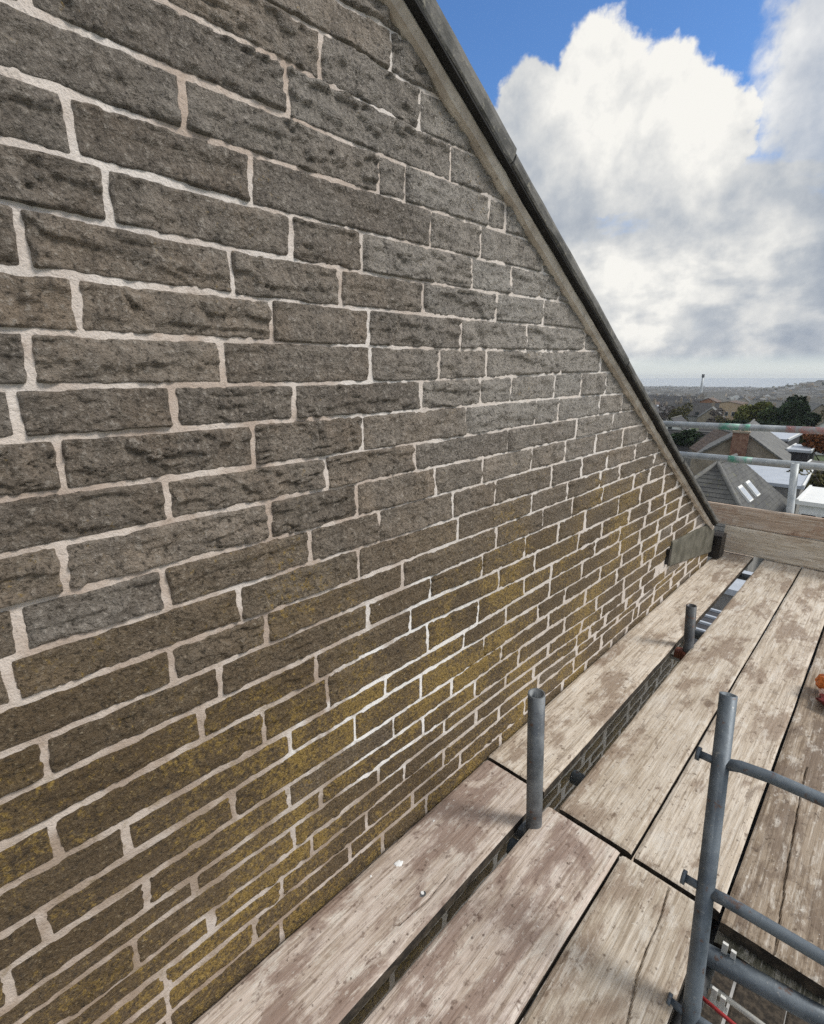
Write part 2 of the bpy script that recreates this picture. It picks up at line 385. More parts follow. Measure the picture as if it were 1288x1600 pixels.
def f_mortar(t, p):
    P = pos(t); x, y, z = t.sep(P)
    n1 = t.noise(P, 9, 4, 0.6); n2 = t.noise(P, 60, 5, 0.65); n3 = t.noise(P, 2.2, 3); n4 = t.noise(P, 260, 3, 0.7); pit = t.voro(P, 130)
    c = t.mix(t.ramp(n1, 0.38, 0.62), (0.48, 0.39, 0.325), (0.66, 0.58, 0.515))
    c = t.mix(t.ramp(n3, 0.46, 0.62, 0, 0.6), c, (0.78, 0.745, 0.71))          # fresh lime bloom
    c = t.mix(t.math('MULTIPLY', t.ramp(z, 1.0, 0.30), t.ramp(n1, 0.35, 0.62, 0.95, 0.40)), c, (0.31, 0.24, 0.18))
    bx = t.math('DIVIDE', t.math('SUBTRACT', y, 0.95), 0.42); bz = t.math('DIVIDE', t.math('SUBTRACT', z, 0.50), 0.34)
    bd = t.math('SUBTRACT', 1.0, t.math('SQRT', t.math('ADD', t.math('MULTIPLY', bx, bx), t.math('MULTIPLY', bz, bz))))
    c = t.mix(t.ramp(t.math('ADD', bd, t.math('MULTIPLY', t.math('SUBTRACT', n1, 0.5), 2.2)), 0.05, 0.5, 0, 0.9), c, (0.90, 0.89, 0.875))
    c = t.mix(t.math('MULTIPLY', t.ramp(y, 0.55, 1.4), t.ramp(n1, 0.34, 0.60, 0.85, 0.35)), c, (0.76, 0.715, 0.665))       # fresh repointing, lime bloomed
    c = t.mix(t.math('MULTIPLY', t.ramp(z, 1.0, 0.5), t.ramp(t.noise(P, 26, 5, 0.65), 0.56, 0.68, 0, 0.5)), c, (0.22, 0.165, 0.085))
    c = t.mix(t.ramp(n2, 0.55, 0.75, 0, 0.5), c, (0.28, 0.22, 0.17))
    t.put(p.inputs['Base Color'], c)
    t.put(p.inputs['Normal'], t.bump(t.math('ADD', t.math('ADD', n2, t.math('MULTIPLY', n4, 0.7)), t.math('MULTIPLY', t.ramp(pit, 0.0, 0.35), 0.20)), 0.7, 0.0045))
M['mortar'] = material('lime_mortar', f_mortar, 0.9, 0, 0.2)
def f_smooth_stone(t, p):
    P = pos(t); n1 = t.noise(P, 10, 5, 0.6); n2 = t.noise(P, 70, 4, 0.6)
    c = t.mix(t.ramp(n1, 0.35, 0.65), (0.085, 0.080, 0.062), (0.155, 0.146, 0.118))
    c = t.mix(t.ramp(n2, 0.5, 0.7, 0, 0.5), c, (0.12, 0.13, 0.075))
    t.put(p.inputs['Base Color'], c); t.put(p.inputs['Normal'], t.bump(n2, 0.5, 0.004))
M['kneeler'] = material('dressed_sandstone', f_smooth_stone, 0.85)
def f_slate(t, p):
    P = pos(t); n1 = t.noise(P, 14, 5, 0.6); n2 = t.noise(P, 90, 4, 0.65)
    c = t.mix(t.ramp(n1, 0.35, 0.65), (0.085, 0.085, 0.080), (0.165, 0.16, 0.148))
    c = t.mix(t.ramp(n2, 0.56, 0.72, 0, 0.8), c, (0.30, 0.285, 0.23))
    t.put(p.inputs['Base Color'], c); t.put(p.inputs['Normal'], t.bump(n2, 0.6, 0.004))
M['coping'] = material('weathered_coping_stone', f_slate, 0.8)
def f_fillet(t, p):
    P = pos(t); n1 = t.noise(P, 12, 5, 0.6); n2 = t.noise(P, 80, 4, 0.65)
    c = t.mix(t.ramp(n1, 0.35, 0.65), (0.46, 0.40, 0.335), (0.70, 0.635, 0.55))
    c = t.mix(t.ramp(n2, 0.58, 0.72, 0, 0.7), c, (0.16, 0.13, 0.10))
    t.put(p.inputs['Base Color'], c); t.put(p.inputs['Normal'], t.bump(n2, 0.6, 0.004))
M['fillet'] = material('verge_mortar', f_fillet, 0.9)

def f_wood(pale, stain):
    def fn(t, p):
        O = objc(t); r = rnd(t)
        off = t.new('ShaderNodeCombineXYZ'); t.put(off.inputs[0], t.math('MULTIPLY', r, 37.0)); t.put(off.inputs[1], t.math('MULTIPLY', r, 91.0)); t.put(off.inputs[2], t.math('MULTIPLY', r, 13.0))
        Q = t.vmath('ADD', O, off.outputs[0])
        gr = t.noise(t.scale(Q, (1.0, 0.035, 1.0)), 150, 4, 0.6, 0.0)        # grain along the board
        gr2 = t.noise(t.scale(Q, (1.0, 0.09, 1.0)), 32, 5, 0.65, 0.8)
        bl = t.noise(t.scale(Q, (1.0, 0.40, 1.0)), 7.5, 8, 0.68, 0.35)
        bl2 = t.noise(t.scale(Q, (1.0, 0.30, 1.0)), 24, 8, 0.74, 0.25); kn = t.voro(t.scale(Q, (1.0, 0.42, 1.0)), 5.5)
        sp = t.noise(Q, 85, 3, 0.6); sp2 = t.voro(Q, 42)
        a, b = pale, stain
        c = t.mix(t.ramp(gr2, 0.34, 0.66), (a[0] * .74, a[1] * .70, a[2] * .65), a)
        c = t.mix(t.math('MULTIPLY', r, 0.35), c, (0.36, 0.31, 0.24))
        c = t.mix(t.ramp(gr, 0.50, 0.66, 0, 0.70), c, (a[0] * .42, a[1] * .37, a[2] * .31))
        c = t.mix(t.ramp(gr, 0.32, 0.46, 0.5, 0), c, (0.74, 0.69, 0.61))
        c = t.mix(t.ramp(bl, 0.50, 0.60, 0, 0.80), c, b)
        c = t.mix(t.ramp(bl2, 0.54, 0.70, 0, 0.70), c, (b[0] * .8, b[1] * .82, b[2] * .85))
        c = t.mix(t.ramp(bl2, 0.36, 0.46, 0.55, 0), c, (0.70, 0.655, 0.58))
        c = t.mix(t.ramp(bl, 0.28, 0.45, 0.5, 0), c, (0.62, 0.585, 0.53))
        c = t.mix(t.ramp(kn, 0.045, 0.10, 0.75, 0), c, (b[0] * .5, b[1] * .45, b[2] * .42))
        c = t.mix(t.math('MULTIPLY', t.ramp(kn, 0.08, 0.20, 0.45, 0), t.ramp(gr2, 0.4, 0.6)), c, b)
        c = t.mix(t.math('MULTIPLY', t.ramp(sp2, 0.08, 0.22, 0.8, 0.0), t.ramp(bl2, 0.48, 0.56)), c, (b[0] * .5, b[1] * .5, b[2] * .5))
        c = t.mix(t.ramp(sp, 0.70, 0.76, 0, 0.8), c, (0.70, 0.68, 0.65))     # lime spots
        c = t.mix(t.ramp(sp, 0.27, 0.34, 0.8, 0), c, (0.10, 0.075, 0.055))
        sm = t.noise(t.scale(Q, (1.0, 0.6, 1.0)), 46, 5, 0.7, 0.3)
        c = t.mix(t.math('MULTIPLY', t.ramp(sm, 0.56, 0.66, 0, 0.8), t.ramp(bl, 0.38, 0.55)), c, (b[0] * .62, b[1] * .60, b[2] * .58))
        c = t.mix(t.ramp(sm, 0.30, 0.40, 0.55, 0), c, (0.72, 0.68, 0.61))
        t.put(p.inputs['Base Color'], c)
        h = t.math('ADD', t.math('MULTIPLY', gr, 0.8), t.math('MULTIPLY', gr2, 0.8))
        t.put(p.inputs['Normal'], t.bump(t.math('ADD', h, t.math('MULTIPLY', sp, 0.3)), 0.75, 0.004))
        t.put(p.inputs['Roughness'], t.ramp(bl, 0.4, 0.7, 0.9, 0.6))
    return fn
def f_shade_dark(t, p):
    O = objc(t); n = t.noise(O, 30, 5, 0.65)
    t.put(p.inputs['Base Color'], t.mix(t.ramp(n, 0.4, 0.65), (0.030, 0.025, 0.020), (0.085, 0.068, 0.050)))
M['shade_dark'] = material('shade_dark_timber', f_shade_dark, 0.9)  # near-black colour carries the shade of board gaps and the hatch
M['wood'] = material('weathered_scaffold_timber', f_wood((0.68, 0.605, 0.51), (0.27, 0.20, 0.145)), 0.85, 0, 0.3)
M['wood_pink'] = material('pinkish_scaffold_timber', f_wood((0.65, 0.565, 0.50), (0.25, 0.175, 0.14)), 0.85, 0, 0.3)
M['wood_brown'] = material('brown_scaffold_timber', f_wood((0.36, 0.285, 0.215), (0.17, 0.125, 0.09)), 0.85, 0, 0.3)
M['mossy'] = material('mossy_dark_timber', f_wood((0.16, 0.165, 0.125), (0.05, 0.05, 0.04)), 0.85, 0, 0.3)
M['wood_tan'] = material('reddish_toe_timber', f_wood((0.66, 0.52, 0.41), (0.42, 0.28, 0.20)), 0.85, 0, 0.3)
M['wood_cream'] = material('cream_toe_timber', f_wood((0.80, 0.73, 0.61), (0.50, 0.41, 0.31)), 0.85, 0, 0.3)
def f_steel(c0, c1, rust=0.0):
    def fn(t, p):
        P = pos(t); n1 = t.noise(P, 14, 5, 0.6); n2 = t.noise(P, 120, 4, 0.65); n3 = t.noise(P, 35, 4, 0.6)
        c = t.mix(t.ramp(n1, 0.35, 0.65), c0, c1)
        c = t.mix(t.ramp(n2, 0.60, 0.74, 0, 0.6), c, (0.42, 0.42, 0.40))
        c = t.mix(t.ramp(n3, 0.62 - rust, 0.72 - rust, 0, 0.7), c, (0.13, 0.062, 0.032))
        t.put(p.inputs['Base Color'], c)
        t.put(p.inputs['Roughness'], t.ramp(n1, 0.3, 0.7, 0.42, 0.65))
        t.put(p.inputs['Normal'], t.bump(n2, 0.3, 0.002))
    return fn
M['steel'] = material('galvanised_steel', f_steel((0.105, 0.115, 0.125), (0.20, 0.215, 0.225), 0.03), 0.5, 0.45, 0.5)
M['ladder'] = material('dull_blue_grey_steel', f_steel((0.095, 0.115, 0.135), (0.175, 0.205, 0.232), 0.02), 0.5, 0.35, 0.5)
M['dark_steel'] = material('dark_damp_steel', f_steel((0.05, 0.052, 0.055), (0.10, 0.105, 0.11), 0.03), 0.5, 0.35, 0.4)
M['rust'] = material('rusty_red_coupler_steel', f_steel((0.14, 0.045, 0.03), (0.20, 0.07, 0.045), 0.12), 0.7, 0.2)
M['rail'] = material('pale_galvanised_steel', f_steel((0.36, 0.39, 0.40), (0.52, 0.55, 0.56), -0.1), 0.45, 0.3, 0.5)
def flat(name, col, rough=0.7, var=0.25, sc=8.0, metal=0.0, spec=0.3):
    def fn(t, p):
        P = pos(t); n = t.noise(P, sc, 4, 0.6); n2 = t.noise(P, sc * 9, 3, 0.6)
        k = t.math('ADD', t.math('MULTIPLY', n, 0.6), t.math('MULTIPLY', n2, 0.4))
        lo = tuple(c * (1 - var) for c in col); hi = tuple(min(0.95, c * (1 + var)) for c in col)
        t.put(p.inputs['Base Color'], t.mix(t.ramp(k, 0.35, 0.65), lo, hi))
    return material(name, fn, rough, metal, spec)
def worn(name, col, cover):
    def fn(t, p):
        P = pos(t); n = t.noise(P, 16, 5, 0.65, 0.4); n2 = t.noise(P, 3.5, 2, 0.5)
        k = t.math('ADD', t.math('MULTIPLY', n, 0.6), t.math('MULTIPLY', n2, 0.4))
        t.put(p.inputs['Base Color'], t.mix(t.ramp(k, cover - 0.09, cover + 0.09), col, (0.42, 0.45, 0.45)))
    return material(name, fn, 0.5, 0.1)
M['green_paint'] = worn('worn_green_paint', (0.12, 0.36, 0.26), 0.53)
M['red_paint'] = worn('faded_red_paint', (0.50, 0.24, 0.21), 0.52)
M['underside_shade'] = flat('black_underside_shade', (0.022, 0.022, 0.022), 0.85, 0.3, 20)  # shade under the copings put into a near-black colour
M['black'] = flat('black_plastic', (0.012, 0.012, 0.013), 0.35, 0.2, 20, 0, 0.5)
M['white_pvc'] = flat('white_plastic', (0.72, 0.72, 0.68), 0.4, 0.1, 30)
M['red_cord'] = flat('red_cord', (0.42, 0.05, 0.05), 0.6, 0.2, 60)
M['orange'] = flat('orange_plastic', (0.55, 0.15, 0.03), 0.45, 0.5, 30)
M['peach'] = flat('pale_pink_plastic', (0.72, 0.52, 0.46), 0.5, 0.15, 30)
M['maroon'] = flat('dark_red_plastic', (0.11, 0.016, 0.014), 0.5, 0.3, 30)
M['lime'] = flat('white_lime_drip', (0.80, 0.81, 0.80), 0.8, 0.08, 40)
M['grass'] = flat('ground_grass', (0.065, 0.085, 0.04), 0.9, 0.5, 0.25)
M['paving'] = flat('yard_paving', (0.33, 0.32, 0.30), 0.85, 0.3, 0.9)
M['sea'] = flat('sea_water', (0.40, 0.45, 0.48), 0.35, 0.1, 0.003)
M['white_wall'] = flat('white_render', (0.74, 0.75, 0.73), 0.8, 0.06, 1.5)
M['white_roof'] = flat('pale_felt_roof', (0.42, 0.455, 0.50), 0.6, 0.08, 1.5)
M['glass'] = flat('dark_window_glass', (0.02, 0.026, 0.032), 0.08, 0.2, 2, 0, 0.6)
M['dark_wall'] = flat('dark_cladding', (0.055, 0.055, 0.06), 0.8, 0.25, 2)
M['grey_wall'] = flat('grey_harled_wall', (0.25, 0.245, 0.235), 0.85, 0.15, 2)
M['stone_wall'] = flat('buff_stone_wall', (0.30, 0.255, 0.20), 0.85, 0.25, 2)
M['sand_wall'] = flat('sandy_rendered_wall', (0.50, 0.38, 0.25), 0.85, 0.12, 1)
M['orange_wall'] = flat('orange_brick_wall', (0.30, 0.15, 0.08), 0.85, 0.2, 2)
M['fence'] = flat('grey_fence_timber', (0.17, 0.15, 0.13), 0.85, 0.3, 6)
def roofmat(name, c0, c1, moss=0.0):
    def fn(t, p):
        O = objc(t)
        w1 = t.noise(O, 1.6, 4, 0.6); n2 = t.noise(O, 22, 4, 0.7)
        c = t.mix(t.ramp(w1, 0.35, 0.65), c0, c1)
        c = t.mix(t.ramp(n2, 0.40, 0.62, 0.55, 0), c, tuple(x * .5 for x in c0))
        c = t.mix(t.ramp(t.noise(O, 3.5, 4, 0.65), 0.58, 0.7, 0, moss), c, (0.16, 0.155, 0.06))
        t.put(p.inputs['Base Color'], c)
        t.put(p.inputs['Normal'], t.bump(n2, 0.5, 0.03))
    return material(name, fn, 0.7, 0, 0.3)
M['slate_dark'] = roofmat('dark_slate_roof', (0.050, 0.050, 0.052), (0.085, 0.082, 0.080), 0.4)
M['slate_mid'] = roofmat('mid_grey_slate_roof', (0.085, 0.085, 0.083), (0.15, 0.15, 0.14), 0.5)
M['slate_grey'] = roofmat('grey_slate_roof', (0.14, 0.14, 0.135), (0.22, 0.22, 0.205), 0.5)
M['slate_brown'] = roofmat('brown_tile_roof', (0.12, 0.085, 0.062), (0.19, 0.14, 0.11), 0.2)
def f_brick(t, p):
    O = objc(t)
    n = t.noise(O, 5, 4, 0.6); n2 = t.noise(O, 40, 3, 0.6)
    c = t.mix(t.ramp(n, 0.35, 0.65), (0.17, 0.085, 0.06), (0.28, 0.17, 0.12))
    t.put(p.inputs['Base Color'], t.mix(t.ramp(n2, 0.5, 0.7, 0, 0.6), c, (0.10, 0.05, 0.035)))
M['brick'] = material('red_brick', f_brick, 0.85)
def leaf(name, a, b):
    def fn(t, p):
        P = pos(t); n = t.noise(P, 0.9, 4, 0.65); n2 = t.noise(P, 6.0, 3, 0.6)
        c = t.mix(t.ramp(n, 0.32, 0.68), a, b)
        t.put(p.inputs['Base Color'], t.mix(t.ramp(n2, 0.35, 0.65, 0.0, 0.5), c, tuple(x * .55 for x in a)))
    return material(name, fn, 0.8, 0, 0.25)
M['leaf_dark'] = leaf('dark_evergreen_leaves', (0.014, 0.030, 0.013), (0.040, 0.070, 0.024))
M['leaf_mid'] = leaf('green_leaves', (0.035, 0.060, 0.018), (0.085, 0.115, 0.035))
M['leaf_olive'] = leaf('olive_leaves', (0.070, 0.066, 0.022), (0.135, 0.120, 0.045))
M['leaf_yellow'] = leaf('yellow_green_leaves', (0.085, 0.105, 0.02), (0.18, 0.18, 0.05))
M['leaf_orange'] = leaf('russet_leaves', (0.13, 0.045, 0.018), (0.26, 0.10, 0.03))
M['twig'] = leaf('bare_winter_twigs', (0.085, 0.072, 0.066), (0.16, 0.135, 0.125))
M['bark'] = flat('tree_bark', (0.085, 0.068, 0.055), 0.9, 0.3, 6)

# ------------------------------------------------------------------ ground, hill, sea
def ground_z(x, y):
    """terrain height: a level yard round the houses, then falling gently to the shore"""
    r = np.sqrt(np.asarray(x, float) ** 2 + np.asarray(y, float) ** 2)
    z = np.interp(r, [0, 55, 90, 150, 250, 400, 700, 1200, 2000, 2600], [-7.2, -7.4, -8.4, -11.0, -14.0, -17.5, -23, -29, -36, -46])
    hx, hy = np.asarray(x) + 68, np.asarray(y) - 860
    z = z + 15.5 * np.exp(-(hx / 62) ** 2 - (hy / 120) ** 2) + 12.0 * np.exp(-((hx - 120) / 90) ** 2 - (hy / 120) ** 2)
    return z
gx = np.concatenate([-np.geomspace(2600, 4, 60), np.linspace(-3, 3, 4), np.geomspace(4, 2600, 60)])
gy = np.concatenate([-np.geomspace(600, 4, 20), np.linspace(-3, 3, 4), np.geomspace(4, 2600, 90)])
GX, GY = np.meshgrid(gx, gy, indexing='ij')
GZ = ground_z(GX, GY) + fbm(GX / 40, GY / 40, 0, 3, 3) * np.clip(np.hypot(GX, GY) / 400, 0, 1.5)
ni, nj = GX.shape
idx = np.arange(ni * nj).reshape(ni, nj)
F = np.stack([idx[:-1, :-1], idx[1:, :-1], idx[1:, 1:], idx[:-1, 1:]], -1).reshape(-1, 4)
tag(np_mesh('ground', np.stack([GX, GY, GZ], -1).reshape(-1, 3), F, M['grass']), kind='structure')
m = MB(); m.face([(-9000, -3000, -40), (9000, -3000, -40), (9000, 30000, -40), (-9000, 30000, -40)])
m.face([(-30000, 30000, -40), (-9000, 30000, -40), (9000, 30000, -40), (30000, 30000, -40), (30000, 50000, -40), (-30000, 50000, -40)])
tag(m.build('sea', M['sea']), kind='structure')
m = MB(); m.box((-12, -8, -7.6), (14, 22, -7.12))
tag(m.build('yard_paving', M['paving']), kind='structure')

# ------------------------------------------------------------------ the house with its stone gable (wall face at X = 0, deck level Z = 0)
house = empty('stone_house', (0, 1.5, -7.2), 'stone house whose freshly pointed gable wall rises beside the scaffold boards', 'house')
HL = np.array(house.location)
U_END = 4.10                                            # front corner of the gable
VS = 0.5535
def verge(u): return 2.040 - VS * (np.asarray(u, float) - 0.845) if np.ndim(u) else 2.040 - VS * (u - 0.845)
APEX = -1.2
def roofline(u):
    u = np.asarray(u, float); return np.where(u > APEX, verge(u), 2 * verge(np.array([APEX]))[0] - verge(2 * APEX - u) - 2 * (verge(np.array([APEX]))[0] - verge(2 * APEX - u)) + (verge(np.array([APEX]))[0] - verge(np.array([APEX]))[0])) if False else np.where(u > APEX, verge(u), verge(2 * APEX - u))
U_BACK = 2 * APEX - U_END
ROWS_K = range(-14, 40)
def bed(k, u):
    u = np.asarray(u, float)
    if k in BEDS:
        a = np.array(BEDS[k]); return np.interp(u, a[:, 0], a[:, 1])
    if k < -2: return np.interp(u, *np.array(BEDS[-2]).T) + 0.0755 * (-2 - k) + 0.004 * vn(u * 1.3, u * 0 + k)
    return 0.042 - 0.073 * (k - 25) + 0.005 * vn(u * 1.3, u * 0 + k)

# mortar core: a front skin with hand pointed relief, carried round by a plain block
us = np.unique(np.concatenate([np.linspace(U_BACK, -1.4, 40), np.linspace(-1.4, 1.6, 380), np.linspace(1.6, U_END, 170)]))
zs = np.linspace(-1.0, 3.2, 420)
UU, ZZ0 = np.meshgrid(us, zs, indexing='ij')
top = roofline(UU) - 0.006
ZZ = np.minimum(ZZ0, top)
rel = -0.0012 + 0.0018 * fbm(UU * 18, ZZ * 18, 0, 11, 3) + 0.0012 * fbm(UU * 70, ZZ * 70, 0, 12, 2)
V = np.stack([rel, UU, ZZ], -1).reshape(-1, 3)
ni, nj = UU.shape; idx = np.arange(ni * nj).reshape(ni, nj)
F = np.stack([idx[:-1, :-1], idx[1:, :-1], idx[1:, 1:], idx[:-1, 1:]], -1).reshape(-1, 4)
keep = (ZZ0 <= top + 0.0101).reshape(-1)
F = F[keep[F].any(1)]
np_mesh('mortar_joints', V - HL, F, M['mortar'], house)
m = MB()
m.prism([(-0.012, U_BACK, -7.2), (-0.012, U_END, -7.2), (-0.012, U_END, float(verge(U_END)) - 0.02), (-0.012, APEX, float(verge(APEX)) - 0.02), (-0.012, U_BACK, float(verge(U_END)) - 0.02)], (-0.34, 0, 0))
m.box((-9.2, U_END - 0.36, -7.2), (-0.36, U_END - 0.01, -0.05)); m.box((-9.2, U_BACK + 0.01, -7.2), (-0.36, U_BACK + 0.36, -0.05))
m.build('wall_core', M['mortar'], house)

# --- stones
def project(p):
    d = np.asarray(p, float) - np.array(CAM); c, s = math.cos(YAW), math.sin(YAW)
    X = d[..., 0] * c + d[..., 1] * s; Fw = -d[..., 0] * s + d[..., 1] * c; Z = d[..., 2]
    zc = Fw * math.cos(PITCH) - Z * math.sin(PITCH); yc = Fw * math.sin(PITCH) + Z * math.cos(PITCH)
    f = 499.0
    return 412 + f * X / np.maximum(zc, 1e-3), 512 - f * yc / np.maximum(zc, 1e-3), zc
rs = np.random.RandomState(5)
STONES = []
for k in ROWS_K:
    js = sorted(ROWS.get(k, []))
    lo, hi = (-2.3, U_END) if -14 <= k else (0, 0)
    pts = []
    u = js[0] if js else rs.uniform(-0.1, 0.15)
    a = u
    left = []
    while a > lo: a -= rs.uniform(0.20, 0.38); left.append(a)
    pts = left[::-1] + (js if js else [u])
    full = [pts[0]]
    for b in pts[1:] + [U_END + 0.006]:
        g = b - full[-1]
        if g > 0.46:
            n = max(2, int(round(g / 0.27))); cuts = np.sort((np.arange(1, n) + rs.uniform(-0.22, 0.22, n - 1)) / n)
            base = full[-1]
            full += [base + g * q for q in cuts]
        full.append(b)
    for a, b in zip(full[:-1], full[1:]): STONES.append((k, a, b))
def stone_arrays(k, a, b, i):
    um = (a + b) / 2
    zt0, zb0 = float(bed(k, um)), float(bed(k + 1, um))
    if zb0 > roofline(np.array([a]))[0] - 0.02 and zb0 > roofline(np.array([b]))[0] - 0.02: return None
    if 3.10 < um < 4.12 and 0.22 - 0.165 * (um - 3.17) < (zt0 + zb0) / 2 < 0.35 - 0.05 * (um - 3.2): return None     # kneeler sits here
    r = np.random.RandomState(1000 + i)
    dist = math.sqrt(0.87 ** 2 + um ** 2 + (zt0 - 1.33) ** 2)
    px = dist / 499.0
    graz = 0.87 / dist
    jw = r.uniform(0.0008, 0.0030) + 0.0015 * (um < 0.5) + 0.0022 * float(sst(1.15, 0.55, zt0)) + 0.0035 * (k > 26)
    je0, je1 = r.uniform(0.0014, 0.0046) + 0.002 * (um < 0.45), r.uniform(0.0014, 0.0046) + 0.002 * (um < 0.45)
    L = b - a
    nu = int(np.clip(L / max(0.0028, px * 1.35 / max(graz, 0.2)), 8, 110)) + 1
    nv = int(np.clip(0.075 / max(0.0028, px * 1.35), 6, 26)) + 1
    if k > 26: nu, nv = min(nu, 14), 6
    uu = np.linspace(a, b, nu)
    U, Sv = np.meshgrid(uu, np.linspace(0, 1, nv), indexing='ij')
    t0, t1 = bed(k, U), bed(k + 1, U)
    Z = t1 + (t0 - t1) * Sv
    rl = roofline(U) - 0.004
    Z = np.minimum(Z, rl)
    zb, zt = t1 + jw, t0 - jw
    sk0, sk1 = r.uniform(-0.006, 0.006, 2)
    fs = Sv - 0.5
    du = np.minimum(U - (a + je0 + sk0 * fs), (b - je1 + sk1 * fs) - U)
    dv = np.minimum(np.minimum(Z - zb, zt - Z), (roofline(U) - 0.016 - Z) * 0.87)
    rr = 0.0042
    qx, qy = np.maximum(rr - du, 0), np.maximum(rr - dv, 0)
    dd = np.where((du < rr) & (dv < rr), rr - np.hypot(qx, qy), np.minimum(du, dv))
    dd = dd + 0.0017 * fbm(U * 26, Z * 26, i * 0.37, 21, 2) + 0.0012 * vn(U * 90, Z * 90, i * 0.7, 22)
    lowk = float(sst(1.15, 0.45, zt0)); base = r.uniform(0.0018, 0.0050) * (1 - 0.55 * lowk)
    tilt = r.uniform(-0.02, 0.02) * (U - um) + r.uniform(-0.05, 0.06) * (Z - (zt0 + zb0) / 2)
    rough = r.choice([0.55, 0.8, 1.0, 1.25]) * (1 - 0.45 * lowk)
    h = base + tilt + rough * (0.0054 * fbm(U * 24, Z * 34, i * 1.7, 31, 2) + 0.0050 * fbm(U * 62, Z * 80, i * 1.1, 33, 2))
    led = fbm(U * 11 + 3 * vn(U * 9, Z * 9, i), Z * 52, i * 2.3, 35, 2)
    h = h + rough * 0.0062 * np.sign(led) * np.abs(led) ** 0.45
    h = h + rough * 0.0026 * fbm(U * 125, Z * 140, i * 0.9, 37, 2)
    crk = fbm(U * 7 + i * 3.1, Z * 26 + 2.2 * vn(U * 8, Z * 8, i * 1.3), i * 0.61, 39, 2)
    h = h - rough * 0.0075 * np.exp(-(crk / 0.035) ** 2) * (r.rand() < 0.55)
    h = np.where(h > 0.0075, 0.0075 + 0.003 * np.tanh((h - 0.0075) / 0.003), h)
    h = np.maximum(h, 0.0008)
    e = sst(-0.0012, 0.0032, dd)
    X = -0.006 + (h + 0.006) * e
    Vv = np.stack([X, U, Z], -1).reshape(-1, 3)
    ni, nj = U.shape; idx = np.arange(ni * nj).reshape(ni, nj)
    Fv = np.stack([idx[:-1, :-1], idx[1:, :-1], idx[1:, 1:], idx[:-1, 1:]], -1).reshape(-1, 4)
    zm = (zt0 + zb0) / 2
    pale = float(np.clip(sst(0.5, 1.5, um) * sst(0.95, 1.35, zm) * 0.85 + sst(1.35, 2.0, zm) * 0.25 + r.uniform(-0.18, 0.22), 0, 0.95))
    lich = float(np.clip(sst(1.30, 0.45, zm) * r.uniform(0.62, 1.05) * (1 - 0.25 * sst(2.0, 3.6, um)) - (0.4 if r.rand() < 0.10 else 0.0), 0, 1))
    tone = float(np.clip(r.normal(0.45, 0.3), 0, 1))
    n = len(Vv)
    at = dict(tone=np.full(n, tone), pale=np.full(n, pale * (1 - 0.6 * lich)), lichen=np.full(n, lich))
    # area on screen, to decide which stones are built singly
    cs = np.array([(0, a, zb0), (0, b, zb0), (0, b, zt0), (0, a, zt0)])
    sx, sy, zc = project(cs)
    ins = (zc > 0.05).all() and sx.max() > 0 and sx.min() < 824 and sy.max() > 0 and sy.min() < 1024
    if ins:
        X4, Y4 = np.clip(sx, 0, 824), np.clip(sy, 0, 1024)
        area = 0.5 * abs(np.dot(X4, np.roll(Y4, -1)) - np.dot(Y4, np.roll(X4, -1)))
        if zm < -0.03: area *= 0.05
    else: area = 0
    return area, Vv, Fv, at
built = []
for i, (k, a, b) in enumerate(STONES):
    q = stone_arrays(k, a, b, i)
    if q is not None: built.append(q)
built.sort(key=lambda q: -q[0])
print('stones', len(built), 'in view', sum(q[0] > 0 for q in built), 'verts', sum(len(q[1]) for q in built))
for q in built[:298]:
    c = q[1].mean(0)
    o = np_mesh('stone', q[1] - c, q[2], M['stone'], house, True, q[3])
    o.location = tuple(c - HL)
vv, ff, aa, off = [], [], {'tone': [], 'pale': [], 'lichen': []}, 0
for q in built[298:]:
    vv.append(q[1]); ff.append(q[2] + off); off += len(q[1])
    for n in aa: aa[n].append(q[3][n])
o = np_mesh('stone_courses', np.concatenate(vv) - HL, np.concatenate(ff), M['stone'], house, True, {n: np.concatenate(a) for n, a in aa.items()})
o['kind'] = 'stuff'

# --- kneeler stone at the foot of the verge, with a rough bevel
def slab(poly, x0, x1, name, mat, bev=0.006, sub=0):
    bm = bmesh.new()
    vs = [bm.verts.new((x0, p[0], p[1])) for p in poly]
    f = bm.faces.new(vs)
    r = bmesh.ops.extrude_face_region(bm, geom=[f])
    bmesh.ops.translate(bm, verts=[v for v in r['geom'] if isinstance(v, bmesh.types.BMVert)], vec=(x1 - x0, 0, 0))
    bmesh.ops.recalc_face_normals(bm, faces=bm.faces)
    bmesh.ops.bevel(bm, geom=list(bm.edges), offset=bev, segments=2, affect='EDGES', profile=0.6)
    me = bpy.data.meshes.new(name)
    for v in bm.verts: v.co -= Vector(HL)
    bm.to_mesh(me); bm.free(); me.materials.append(mat)
    o = bpy.data.objects.new(name, me); C.objects.link(o); o.parent = house
    return o
slab([(3.13, 0.222), (4.115, 0.062), (4.115, 0.232), (3.94, 0.318), (3.13, 0.378)], -0.10, 0.014, 'kneeler_stone', M['kneeler'], 0.008)
m = MB(); m.box((-0.01, 3.07, 0.250), (0.020, 3.10, 0.345)); m.build('vent_slot', M['black'], house)

